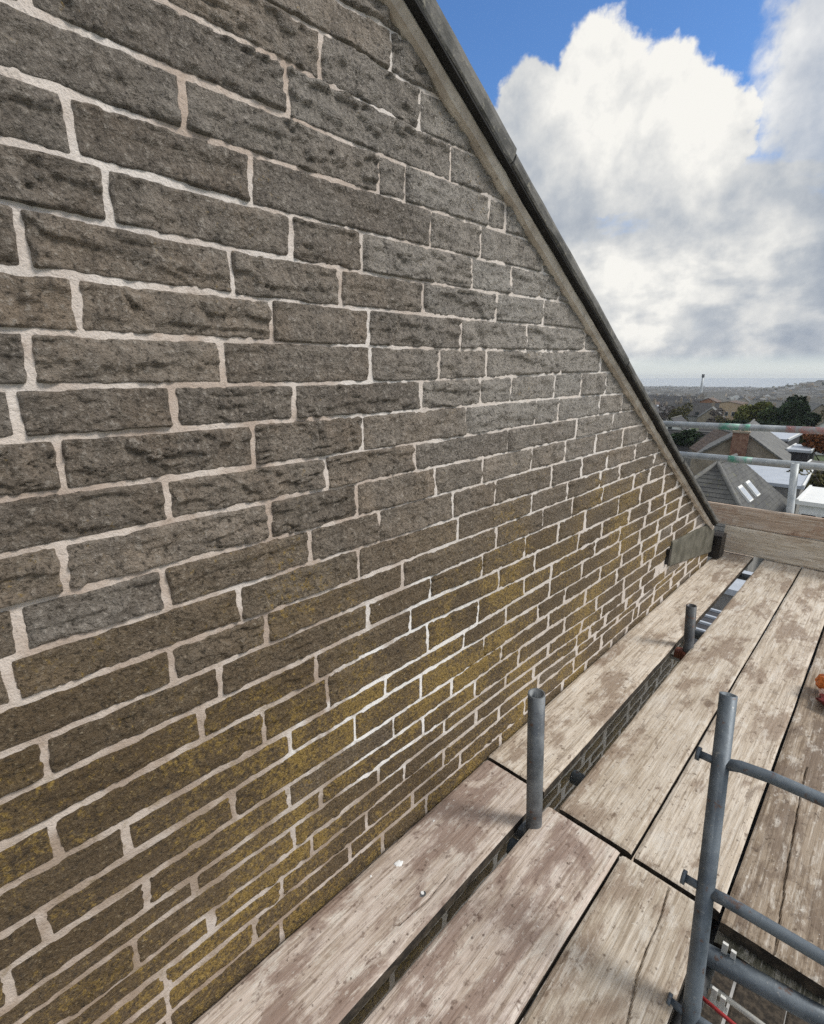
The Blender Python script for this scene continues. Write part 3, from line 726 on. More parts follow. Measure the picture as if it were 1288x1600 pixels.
# --- verge: mortar fillet under a row of coping slabs
nseg = 120
uu = np.linspace(-1.2, 4.02, nseg)
zl = np.asarray(verge(uu)) + 0.001
prof = []
for q, (x, dz) in enumerate([(-0.02, -0.033), (0.008, -0.033), (0.020, -0.028), (0.027, -0.008), (0.024, 0.001), (-0.02, 0.004)]):
    jx = 0.003 * fbm(uu * 14, uu * 0 + q, 0, 41, 3); jz = 0.0035 * fbm(uu * 16, uu * 0 + q * 3, 0, 43, 3)
    prof.append(np.stack([x + jx * (0 < q < 5), uu, zl + dz + jz * (0 < q < 5)], -1))
P = np.stack(prof, 1); n = P.shape[1]
idx = np.arange(P.shape[0] * n).reshape(P.shape[0], n)
F = np.concatenate([np.stack([idx[:-1, j], idx[1:, j], idx[1:, (j + 1) % n], idx[:-1, (j + 1) % n]], -1) for j in range(n)])
np_mesh('verge_mortar', P.reshape(-1, 3) - HL, F[:, ::-1], M['fillet'], house, False)
def coping(u0, u1, th, ox, lift, seed):
    r = np.random.RandomState(seed); n = max(6, int((u1 - u0) / 0.03))
    uu = np.linspace(u0, u1, n); zc = np.asarray(verge(uu)) + lift
    nx, nz = VS / math.hypot(1, VS), 1 / math.hypot(1, VS)          # normal of the slope in (u, z)
    pts = []
    for q, (x, t) in enumerate([(-0.55, 0.0), (ox - 0.004, 0.0), (ox, 0.005), (ox + 0.001, th * 0.55), (ox - 0.002, th - 0.006), (ox - 0.010, th), (-0.55, th)]):
        j = 0.0022 * fbm(uu * 13, uu * 0 + q + seed, 0, 51, 3) * (0 < q < 6)
        j2 = 0.0022 * fbm(uu * 13, uu * 0 + q + seed, 5, 52, 3) * (0 < q < 6)
        pts.append(np.stack([x + j + uu * 0, uu + nx * (t + j2), zc + nz * (t + j2)], -1))
    P = np.stack(pts, 1); k = P.shape[1]; idx = np.arange(P.shape[0] * k).reshape(P.shape[0], k)
    m = MB(); m.v = [tuple(p) for p in P.reshape(-1, 3)]
    for i in range(n - 1):
        for j in range(k): m.f.append([idx[i, j], idx[i, (j + 1) % k], idx[i + 1, (j + 1) % k], idx[i + 1, j]]); m.sm.append(False)
    m.f.append(list(idx[0])); m.f.append(list(idx[-1][::-1])); m.sm += [False, False]
    m.build('coping_slab', M['coping'], house)
m = MB()  # black strip below the copings, painting in the shade of their underside
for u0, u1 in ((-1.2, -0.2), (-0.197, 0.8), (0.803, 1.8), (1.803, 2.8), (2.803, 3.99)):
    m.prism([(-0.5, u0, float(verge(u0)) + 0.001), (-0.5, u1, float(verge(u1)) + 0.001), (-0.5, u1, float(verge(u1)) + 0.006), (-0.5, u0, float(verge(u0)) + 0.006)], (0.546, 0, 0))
m.build('underside_shade', M['underside_shade'], house)
coping(-1.2, 0.28, 0.052, 0.050, 0.008, 1)
coping(0.283, 1.205, 0.050, 0.050, 0.008, 2)
coping(1.208, 2.06, 0.038, 0.052, 0.007, 3)
coping(2.063, 2.955, 0.030, 0.054, 0.007, 4)
coping(2.958, 3.96, 0.030, 0.060, 0.007, 5)
# roof behind the copings (front and rear slopes), gutter along the eaves
zA, zE = float(verge(APEX)), float(verge(U_END))
m = MB()
m.prism([(-0.5, APEX, zA + 0.055), (-0.5, U_END + 0.1, zE), (-0.5, U_END + 0.1, zE - 0.06), (-0.5, APEX, zA - 0.03)], (-8.9, 0, 0))
m.prism([(-0.5, APEX, zA + 0.055), (-0.5, U_BACK - 0.1, zE), (-0.5, U_BACK - 0.1, zE - 0.06), (-0.5, APEX, zA - 0.03)], (-8.9, 0, 0))
m.build('roof', M['slate_dark'], house)
m = MB()
n = 14; path = [(0.0 - 0.062 * math.sin(math.pi * 0) , 0, 0)]
ring = [(4.215 + 0.062 * math.cos(math.pi + math.pi * i / n), 0.165 + 0.062 * math.sin(math.pi + math.pi * i / n)) for i in range(n + 1)]
inner = [(4.215 + 0.056 * math.cos(math.pi + math.pi * i / n), 0.165 + 0.056 * math.sin(math.pi + math.pi * i / n)) for i in range(n, -1, -1)]
m.prism([(0.035, y, z) for y, z in ring + inner], (-9.2, 0, 0))
m.prism([(0.040, y, z) for y, z in ring], (-0.006, 0, 0))
m.box((-0.02, 4.15, 0.012), (0.062, 4.28, 0.185)); m.box((0.035, 4.135, 0.120), (0.058, 4.149, 0.172))
m.build('gutter', M['black'], house)

# ------------------------------------------------------------------ scaffold: boards
def board(name, label, x0, x1, y0, y1, ztop, mat, cat='scaffold board', group=None, th=0.038, seed=0, crack=None, roll=0.0, vertical=False):
    """sawn board lying along Y (or standing on edge along X): worn edges, slightly cupped, open cracks cut into the top"""
    w_, l_ = x1 - x0, y1 - y0
    nxs = 70 if crack else 26
    ns = int(l_ / (0.007 if crack else 0.016)) + 2
    t = np.concatenate([[0, 0.004, 0.011], np.linspace(0.02, w_ - 0.02, nxs), [w_ - 0.011, w_ - 0.004, w_]])
    s = np.concatenate([[0, 0.004, 0.010], np.linspace(0.02, l_ - 0.02, ns), [l_ - 0.010, l_ - 0.004, l_]])
    Sg, Tg = np.meshgrid(s, t, indexing='ij')
    ex = np.minimum(Tg, w_ - Tg); ey = np.minimum(Sg, l_ - Sg)
    z = -0.004 * (1 - sst(0, 0.012, ex)) ** 2 - 0.004 * (1 - sst(0, 0.012, ey)) ** 2
    z = z - 0.004 * np.maximum(0, fbm(Sg * 9, Tg * 40, seed, 61, 3)) * (1 - sst(0, 0.02, ex))
    z = z + 0.0009 * fbm(Sg * 5, Tg * 60, seed, 62, 3) + 0.0012 * vn(Sg * 1.3, Tg * 3, seed, 63)
    if crack:
        for pl, wd in crack:
            pl = np.array(pl)
            cxs = np.interp(Sg, pl[:, 1], pl[:, 0]) + 0.002 * fbm(Sg * 22, Sg * 0, seed, 64, 2)
            on = (Sg > pl[0, 1]) & (Sg < pl[-1, 1])
            z = z - 0.011 * on * np.exp(-((Tg - cxs) / wd) ** 2)
    wob = 0.0022 * fbm(s * 3.5, s * 0, seed, 65, 3); wob2 = 0.0022 * fbm(s * 3.5, s * 0 + 9, seed, 66, 3)
    wk = t / w_
    Xg = Tg + wob[:, None] * (1 - wk) + wob2[:, None] * wk
    top = np.stack([Xg, Sg, z], -1)
    ni, nj = Sg.shape
    V = [top.reshape(-1, 3)]; idx = np.arange(ni * nj).reshape(ni, nj)
    F = [np.stack([idx[:-1, :-1], idx[:-1, 1:], idx[1:, 1:], idx[1:, :-1]], -1).reshape(-1, 4)]
    bL = np.stack([Xg[:, 0] + 0.001, s, np.full(ni, -th)], -1); bR = np.stack([Xg[:, -1] - 0.001, s, np.full(ni, -th)], -1)
    o1 = ni * nj; iL = o1 + np.arange(ni); iR = o1 + ni + np.arange(ni)
    V += [bL, bR]
    F.append(np.stack([idx[:-1, 0], idx[1:, 0], iL[1:], iL[:-1]], -1))
    F.append(np.stack([idx[1:, -1], idx[:-1, -1], iR[:-1], iR[1:]], -1))
    F.append(np.stack([iL[:-1], iL[1:], iR[1:], iR[:-1]], -1))
    e0 = o1 + 2 * ni; nn = nj
    for q, (row, yy) in enumerate(((0, 0.0005), (ni - 1, l_ - 0.0005))):
        V.append(np.stack([Xg[row], np.full(nj, yy), np.full(nj, -th)], -1)); ii = e0 + q * nj + np.arange(nj)
        f = np.stack([idx[row, 1:], idx[row, :-1], ii[:-1], ii[1:]], -1)
        F.append(f if q == 0 else f[:, ::-1])
    F = np.concatenate(F)[:, ::-1] if False else np.concatenate(F)
    V = np.concatenate(V)
    V[:, 0] -= w_ / 2; V[:, 1] -= l_ / 2
    o = np_mesh(name, V, F, mat, None, False)
    o.data.materials.append(M['shade_dark'])  # sides and ends coloured near black for the shade in the gaps
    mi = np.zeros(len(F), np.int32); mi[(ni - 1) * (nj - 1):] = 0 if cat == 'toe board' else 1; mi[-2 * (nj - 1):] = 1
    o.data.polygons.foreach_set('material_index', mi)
    o.location = ((x0 + x1) / 2, (y0 + y1) / 2, ztop)
    o.rotation_euler = (0, roll, 0)
    return tag(o, label, cat, group)
G = 'boards of the scaffold deck'
board('scaffold_board', 'long pale board against the wall foot running to the far toe boards', 0.008, 0.234, 1.290, 4.45, 0.000, M['wood'], group=G, seed=1)
board('scaffold_board', 'near pinkish grey board against the wall foot with white lime drips on it', 0.012, 0.236, -1.9, 1.277, -0.002, M['wood_pink'], group=G, seed=2,
      crack=[([(0.175, 2.55), (0.185, 2.66), (0.178, 2.74)], 0.002)])
board('scaffold_board', 'long blotchy pale brown board right of the open gap, behind the end joint', 0.305, 0.533, 1.260, 4.45, 0.002, M['wood'], group=G, seed=3)
board('scaffold_board', 'near stained board right of the open gap with a small red paint mark', 0.275, 0.508, -1.9, 1.245, 0.0, M['wood_pink'], group=G, seed=4)
board('scaffold_board', 'pale spotted board third from the wall, seen behind the ladder stile', 0.541, 0.760, 1.256, 4.45, 0.001, M['wood'], group=G, seed=5)
board('scaffold_board', 'near dirty board with a long curving crack beside the ladder hatch', 0.515, 0.742, -1.9, 1.240, 0.0, M['wood'], group=G, seed=6,
      crack=[([(0.170, 1.9), (0.168, 2.74), (0.145, 2.86), (0.140, 3.04), (0.128, 3.13)], 0.0022)])
board('scaffold_board', 'brown board with a straight lengthwise crack ending at the ladder hatch', 0.7685, 0.996, 1.232, 4.45, 0.001, M['wood_brown'], group=G, seed=7,
      crack=[([(0.112, 0.0), (0.098, 0.25), (0.082, 0.62), (0.080, 0.80)], 0.002)])
for i, (x0, lab) in enumerate(((0.03, 'added lower board deep below, nearest the wall'), (0.29, 'added lower board deep below, second from the wall'), (0.53, 'added dark lower board deep below, third from the wall'), (0.77, 'added dark lower board deep below, fourth from the wall, under the hatch'), (1.0, 'added dark lower board deep below, outermost'))):  # lower deck added to darken the view down the hatch
    board('scaffold_board', lab, x0, x0 + 0.225, -1.9, 4.2, -2.0, M['wood' if i < 2 else 'shade_dark'], group='added boards below the scaffold deck', seed=40 + i)  # outer ones coloured near black for the shade below the hatch

def toe(label, x0, x1, y, z0, z1, mat, seed, tilt=0.0):
    """board standing on edge across the far end of the deck"""
    o = board('toe_board', label, 0, z1 - z0, 0, x1 - x0, 0, mat, 'toe board', 'toe boards across the far end of the deck', seed=seed)
    m = Matrix(((0, 1, 0), (0, 0, -1), (1, 0, 0))).to_4x4()       # board length -> X, board width -> Z, top face -> towards -Y
    o.matrix_world = Matrix.Translation(((x0 + x1) / 2, y, (z0 + z1) / 2)) @ Matrix.Rotation(tilt, 4, 'Y') @ m
    return o
toe('upper reddish brown toe board across the far end of the deck', -0.42, 1.45, 4.40, 0.222, 0.377, M['wood_tan'], 21, -0.004)
toe('lower cream coloured toe board standing on the far end of the deck', 0.022, 1.45, 4.385, 0.010, 0.216, M['wood_cream'], 22, 0.004)

# ------------------------------------------------------------------ scaffold: tubes
def coupler(parent, x, y, z, mat, name='coupler'):
    m = MB()
    m.tube([(x, y, z - 0.026), (x, y, z + 0.026)], 0.034, 16)
    m.box((x + 0.022, y - 0.03, z - 0.022), (x + 0.052, y + 0.03, z + 0.022))
    m.tube([(x + 0.044, y - 0.055, z), (x + 0.044, y + 0.055, z)], 0.008, 8)
    m.tube([(x + 0.044, y - 0.056, z), (x + 0.044, y - 0.043, z)], 0.013, 6)
    m.box((x - 0.055, y - 0.024, z - 0.02), (x - 0.022, y + 0.024, z + 0.02))
    return m.build(name, mat, parent)
R = 0.02415
def standard(label, x, y, ztop, cmat, lean=(0, 0), mat='steel'):
    t = empty('scaffold_standard', (x, y, -7.2), label, 'scaffold pole', 'upright poles of the scaffold')
    m = MB(); m.tube([(x + lean[0] * z, y + lean[1] * z, z) for z in (ztop, ztop - 0.5, -3.5, -7.13)], R, 20, wall=0.004); m.build('pole', M[mat], t)
    m = MB(); m.box((x - 0.075 - lean[0] * 7.13, y - 0.075 - lean[1] * 7.13, -7.14), (x + 0.075 - lean[0] * 7.13, y + 0.075 - lean[1] * 7.13, -7.128)); m.build('base_plate', M[mat], t)
    if cmat: coupler(t, x, y, -0.055, cmat)
    return t
standard('nearer short grey pole standing up through the gap beside the wall', 0.2755, 1.155, 0.474, M['steel'], (-0.010, -0.075))
standard('farther short dark pole in the gap with a rusty red coupler at its foot', 0.289, 2.636, 0.222, M['rust'], (-0.065, -0.01), mat='dark_steel')
standard('grey pole outside the far toe boards carrying the lower guard rail', 0.425, 4.475, 0.735, None, (-0.075, 0.0), mat='rail')
def rail(label, a, b, r, bands=()):
    t = empty('guard_rail', (a[0], a[1], a[2]), label, 'guard rail', 'guard rails at the far end of the deck')
    a, b = Vector(a), Vector(b)
    m = MB(); m.tube([a, b], r, 18, wall=0.004); m.build('tube', M['rail'], t)
    for x0, x1, mat, nm in bands:
        f = lambda x: a + (b - a) * ((x - a.x) / (b.x - a.x))
        m = MB(); m.tube([f(x0), f(x1)], r + 0.0008, 18); m.build(nm, M[mat], t)
    return t
rail('upper guard rail tube with green and red paint bands beyond the toe boards', (-0.9, 4.53, 0.950), (1.6, 4.53, 0.986), R,
     [(-0.16, -0.02, 'green_paint', 'green_band'), (0.0, 0.05, 'green_paint', 'green_band'), (0.27, 1.3, 'red_paint', 'red_band')])
rail('lower guard rail tube, dull grey with a greenish stretch, below the painted one', (-0.75, 4.53, 0.709), (1.6, 4.53, 0.727), R * 1.06,
     [(-0.06, 0.10, 'green_paint', 'green_band')])
def transom(label, x0, x1, y, z, sk=0.0):
    t = MB().tube([(x0, y, z), (x1, y + sk, z)], R, 18, wall=0.004)
    return tag(t.build('transom', M['ladder'], origin=(x0, y, z)), label, 'scaffold tube', 'cross tubes under the boards')
transom('cross tube whose end shows in the gap nearest the camera, passing under the hatch', 0.232, 1.5, 1.092, -0.072, 0.215)
transom('cross tube whose end shows in the gap just behind the board joint', 0.245, 1.5, 1.478, -0.062)
transom('cross tube low in the gap behind the farther short pole', 0.02, 1.5, 2.93, -0.066)
transom('cross tube low in the gap near the far toe boards', 0.02, 1.5, 4.10, -0.066)
for y in (3.12, 3.36):
    tag(MB().tube([(-0.1, y, -0.35), (1.4, y, -0.35)], 0.015, 10).build('brace_tube', M['rail'], origin=(-0.1, y, -0.35)),
        'thin pale tube under the deck glimpsed through the far gap, %s' % ('nearer of the two' if y < 3.2 else 'farther of the two'), 'scaffold tube', 'thin tubes under the far gap')
tag(MB().tube([(0.757, -2.0, -0.122), (0.757, 4.5, -0.122)], R, 14, wall=0.004).build('ledger', M['dark_steel'], origin=(0.757, -2.0, -0.122)), 'long dark tube added under the slit left of the cracked brown board', 'scaffold tube')  # tube added to block the bright ground behind the slit
o = MB().tube([(1.10, -2.0, -0.02), (1.10, 4.7, -0.02)], R, 14, wall=0.004)
tag(o.build('ledger', M['steel'], origin=(1.10, -2.0, -0.02)), 'long grey tube along the outer edge of the deck', 'scaffold tube')

# ------------------------------------------------------------------ ladder standing in the hatch
lad = empty('ladder', (0.78, 0.93, -0.05), 'grey tubular steel ladder rising through the hatch at the right', 'ladder')
A0, A1 = Vector((0.7065, 1.152, 0.668)), Vector((0.7755, 0.960, -0.020))
ax = (A1 - A0).normalized()
LB = A0 + ax * 2.70
RL = 0.0172
off = Vector((0.36, 0.01, 0))
for q, o_ in enumerate((Vector((0, 0, 0)), off)):
    MB().tube([A0 + o_, A0 + o_ + ax * 0.8, LB + o_], RL, 18, wall=0.003).build('stile', M['ladder'], lad)
s1 = 0.150
for i in range(9):
    b = A0 + ax * (s1 + 0.276 * i)
    up = -ax * (0.016 if i == 0 else 0.004)
    m = MB()
    m.tube([b, b + off * 0.10 + up * 0.7, b + off * 0.25 + up, b + off * 0.75 + up, b + off * 0.9 + up * 0.7, b + off], 0.0125, 14)
    r_ = m.build('rung', M['ladder'], lad)
    m = MB(); m.tube([b - off.normalized() * 0.044, b], 0.0085, 10); m.tube([b - off.normalized() * 0.047, b - off.normalized() * 0.039], 0.0150, 12)
    e_ = m.build('rung_end', M['ladder'], lad); e_.parent = r_
# things seen down the hatch
tag(MB().tube([(0.74, 1.153, -0.125), (1.0, 1.150, -0.128), (1.35, 1.15, -0.13)], 0.0065, 10).build('conduit', M['white_pvc'], origin=(0.74, 1.153, -0.125)),
    'thin white plastic pipe crossing below the hatch', 'pipe')
for i, (x, y, z) in enumerate(((0.800, 1.196, -0.020), (0.803, 1.135, -0.100))):
    t = empty('cable_clip', (x, y, z), ('white plastic clip beyond the thick tube in the hatch', 'white plastic clip on the thin pipe in the hatch')[i], 'clip', 'white clips in the hatch')
    m = MB(); m.box((x - 0.016, y - 0.004, z - 0.06), (x - 0.004, y + 0.003, z)); m.build('prong', M['white_pvc'], t)
    m = MB(); m.box((x + 0.003, y - 0.004, z - 0.06), (x + 0.014, y + 0.003, z - 0.007)); m.build('prong', M['white_pvc'], t)
    m = MB(); m.box((x - 0.02, y - 0.002, z - 0.064), (x + 0.02, y + 0.016, z - 0.052)); m.build('clip_base', M['white_pvc'], t)
tag(MB().tube([(0.74, 1.096, -0.100), (0.86, 1.088, -0.104), (1.0, 1.084, -0.102), (1.35, 1.08, -0.1)], 0.0045, 8).build('red_cord', M['red_cord'], origin=(0.74, 1.096, -0.100)),
    'thin red cord stretched across below the hatch', 'cord')
board('scaffold_board', 'dark greenish board edge showing below the brown board at the hatch', 0.765, 0.998, 1.214, 1.40, -0.050, M['mossy'], 'scaffold board', seed=31)
tag(MB().tube([(0.70, 0.94, -0.20), (1.4, 0.93, -0.2)], R, 14, wall=0.004).build('hatch_tube', M['ladder'], origin=(0.70, 0.94, -0.20)), 'thick grey tube low in the hatch beneath the red cord', 'scaffold tube')

# crumpled orange bag lying on the outer board, only its tip in view
t = empty('crumpled_bag', (0.865, 2.56, 0.012), 'crumpled orange and pink plastic bag lying at the right edge on the boards', 'bag')
def crumple(name, c, sx, sy, sz, mat, seed):
    bm = bmesh.new(); bmesh.ops.create_icosphere(bm, subdivisions=4, radius=1)
    for v in bm.verts:
        p = np.array(v.co); k = 1 + 0.35 * float(fbm(p[0] * 1.6, p[1] * 1.6, p[2] * 1.6 + seed, 70, 2)) + 0.16 * abs(float(vn(p[0] * 4, p[1] * 4, p[2] * 4 + seed, 71)))
        v.co = Vector((c[0] + p[0] * sx * k, c[1] + p[1] * sy * k, max(0.014, c[2] + p[2] * sz * k)))
        v.co -= Vector(t.location)
    me = bpy.data.meshes.new(name); bm.to_mesh(me); bm.free(); me.materials.append(mat)
    o = bpy.data.objects.new(name, me); C.objects.link(o); o.parent = t
crumple('orange_fold', (0.890, 2.60, 0.060), 0.080, 0.06, 0.052, M['orange'], 1)
crumple('pink_fold', (0.925, 2.62, 0.105), 0.07, 0.05, 0.035, M['peach'], 2)
crumple('pink_fold', (0.850, 2.545, 0.040), 0.03, 0.03, 0.02, M['peach'], 3)
crumple('dark_red_fold', (0.90, 2.49, 0.030), 0.075, 0.05, 0.022, M['maroon'], 4)

# lime drips and a small bolt on the near board by the wall
def drip(x, y, z, rx, ry, h, label, mat='lime', seed=0):
    bm = bmesh.new(); bmesh.ops.create_uvsphere(bm, u_segments=20, v_segments=10, radius=1)
    for v in bm.verts:
        a = math.atan2(v.co.y, v.co.x); k = 1 + 0.28 * math.sin(2 * a + seed) + 0.14 * math.sin(5 * a + seed * 2)
        v.co = Vector((v.co.x * rx * k, v.co.y * ry * k, max(-0.2, v.co.z) * h))
    me = bpy.data.meshes.new('lime_drip'); bm.to_mesh(me); bm.free(); me.materials.append(M[mat])
    for f in me.polygons: f.use_smooth = True
    o = bpy.data.objects.new('lime_drip', me); C.objects.link(o); o.location = (x, y, z)
    return tag(o, label, 'lime drip', 'lime drips on the board by the wall')
drip(0.070, 0.770, -0.003, 0.0085, 0.015, 0.004, 'largest white lime splash, on the near board close to the wall', seed=1)
drip(0.041, 0.690, -0.004, 0.0025, 0.004, 0.003, 'tiny white lime speck left of the largest splash', seed=2)
drip(0.047, 0.945, -0.004, 0.0026, 0.0045, 0.003, 'tiny white lime speck at the wall foot far from the camera', seed=3)
b = empty('bolt', (0.1765, 0.754, -0.004), 'small pale bolt head set in a dark ring on the near board', 'bolt')
MB().tube([(0.1765, 0.754, -0.004), (0.1765, 0.754, -0.0026)], 0.0100, 20).build('washer', M['steel'], b)
MB().tube([(0.1765, 0.754, -0.0015), (0.1765, 0.754, 0.0015)], [0.0050, 0.0042], 12).build('bolt_head', M['lime'], b)

# ------------------------------------------------------------------ plants
def crown_mesh(name, rx, ry, rz, n, leaf, mat, seed, lumps=7, cone=0.0):
    r = np.random.RandomState(seed)
    ang = r.uniform(0, 2 * np.pi, lumps); lz = r.uniform(-0.55, 0.75, lumps); lr = r.uniform(0.25, 0.62, lumps)
    cen = np.stack([np.cos(ang) * lr, np.sin(ang) * lr, lz], -1)
    size = r.uniform(0.34, 0.58, lumps)
    which = r.randint(0, lumps, n)
    dirs = r.normal(size=(n, 3)); dirs /= np.linalg.norm(dirs, axis=1)[:, None]
    rad = size[which] * r.uniform(0.35, 1.0, n) ** 0.4
    p = cen[which] + dirs * rad[:, None]
    if cone:
        p = np.stack([dirs[:, 0], dirs[:, 1], np.zeros(n)], -1); h = r.uniform(0, 1, n) ** 1.5
        ring = 0.72 + 0.28 * np.sin(h * 26 + ang[which])
        rr = (1 - h) ** 0.8 * ring * r.uniform(0.3, 1, n) ** 0.5
        p = np.stack([p[:, 0] * rr, p[:, 1] * rr, h * 2 - 1], -1)
    p = p * np.array([rx, ry, rz])
    a = r.normal(size=(n, 3)); a /= np.linalg.norm(a, axis=1)[:, None]
    b = np.cross(a, r.normal(size=(n, 3))); b /= np.linalg.norm(b, axis=1)[:, None]
    s = leaf * r.uniform(0.6, 1.4, n)[:, None]
    V = np.stack([p - a * s, p - b * s * .6, p + a * s, p + b * s * .6], 1).reshape(-1, 3)
    F = np.arange(4 * n).reshape(n, 4)
    o = np_mesh(name, V, F, mat, None, False); me = o.data
    bpy.data.objects.remove(o); return me
def trunk_mesh(h, r0, lean=0.1, limbs=4, seed=0):
    r = random.Random(seed); m = MB()
    m.tube([(0, 0, 0), (lean * .4 * h, 0, h * .5), (lean * h, 0.02 * h, h)], [r0, r0 * .7, r0 * .3], 8)
    for i in range(limbs):
        a = r.uniform(0, 6.28); z = h * r.uniform(.4, .75); L = h * r.uniform(.3, .5)
        m.tube([(lean * z, 0, z), (lean * z + math.cos(a) * L * .6, math.sin(a) * L * .6, z + L * .5), (lean * z + math.cos(a) * L, math.sin(a) * L, z + L)], [r0 * .4, r0 * .25, r0 * .1], 6)
    o = m.build('trunk', M['bark']); me = o.data; bpy.data.objects.remove(o); return me
def put(name, me, parent, loc=(0, 0, 0), sc=(1, 1, 1)):
    o = bpy.data.objects.new(name, me); C.objects.link(o); o.parent = parent; o.location = loc; o.scale = sc
    return o
def plant(name, label, cat, x, y, zc, rx, ry, rz, mat, n=900, leaf=0.3, seed=1, cone=0, group=None, z0=None, lumps=8):
    z0 = float(ground_z(x, y)) if z0 is None else z0
    t = empty(name, (x, y, z0), label, cat, group)
    put('crown', crown_mesh('crown', rx, ry, rz, n, leaf, M[mat], seed, lumps, cone), t, (0, 0, zc - z0))
    put('trunk', trunk_mesh(zc - z0 + rz * .3, max(rx, .5) * .09, 0.03, 4, seed), t)
    return t
plant('bush', 'dark green bush beside the white gable beyond the left end of the upper rail', 'bush', -14.8, 56, -4.7, 1.8, 1.6, 1.1, 'leaf_dark', 1500, .22, 3)
plant('hedge', 'olive hedge above the white flat roofed building at the right edge', 'hedge', -1.2, 37, -4.9, 2.6, 1.2, 1.3, 'leaf_olive', 2600, .16, 5, lumps=14)
plant('shrub', 'russet orange shrub at the right edge under the red band of the rail', 'shrub', -2.6, 50, -3.7, 2.2, 1.6, .85, 'leaf_orange', 2200, .15, 7, lumps=12)
plant('shrub', 'olive brown shrub left of the russet one behind the pale flat roofs', 'shrub', -5.2, 62, -4.3, 1.8, 1.6, .7, 'leaf_olive', 1200, .2, 8)
plant('tree', 'rounded yellow green tree left of the dark conifer in the middle distance', 'tree', -15.4, 92, -4.2, 2.7, 2.6, 1.7, 'leaf_yellow', 2200, .32, 9)
plant('tree', 'smaller mid green tree between the yellow green tree and the conifer', 'tree', -13.1, 90, -4.6, 1.8, 1.8, 1.6, 'leaf_mid', 1500, .3, 10)
plant('conifer', 'tall dark conifer with a ragged top above the roofs at the right', 'tree', -10.6, 88, -4.3, 2.5, 2.3, 2.8, 'leaf_dark', 4200, .34, 11, lumps=12)
plant('tree', 'dark green tree leaning on the right side of the tall conifer', 'tree', -8.6, 86, -4.9, 1.7, 1.7, 1.4, 'leaf_dark', 2200, .3, 12)
plant('hedge', 'long dark evergreen hedge under the conifer and yellow green tree', 'hedge', -12.2, 83, -5.6, 5.4, 1.4, 1.0, 'leaf_dark', 4200, .3, 13, lumps=18)
plant('bush', 'green bush just above the grey slate roof near the guard rail', 'bush', -6.5, 66, -5.4, 1.8, 1.6, .9, 'leaf_mid', 1200, .25, 14)

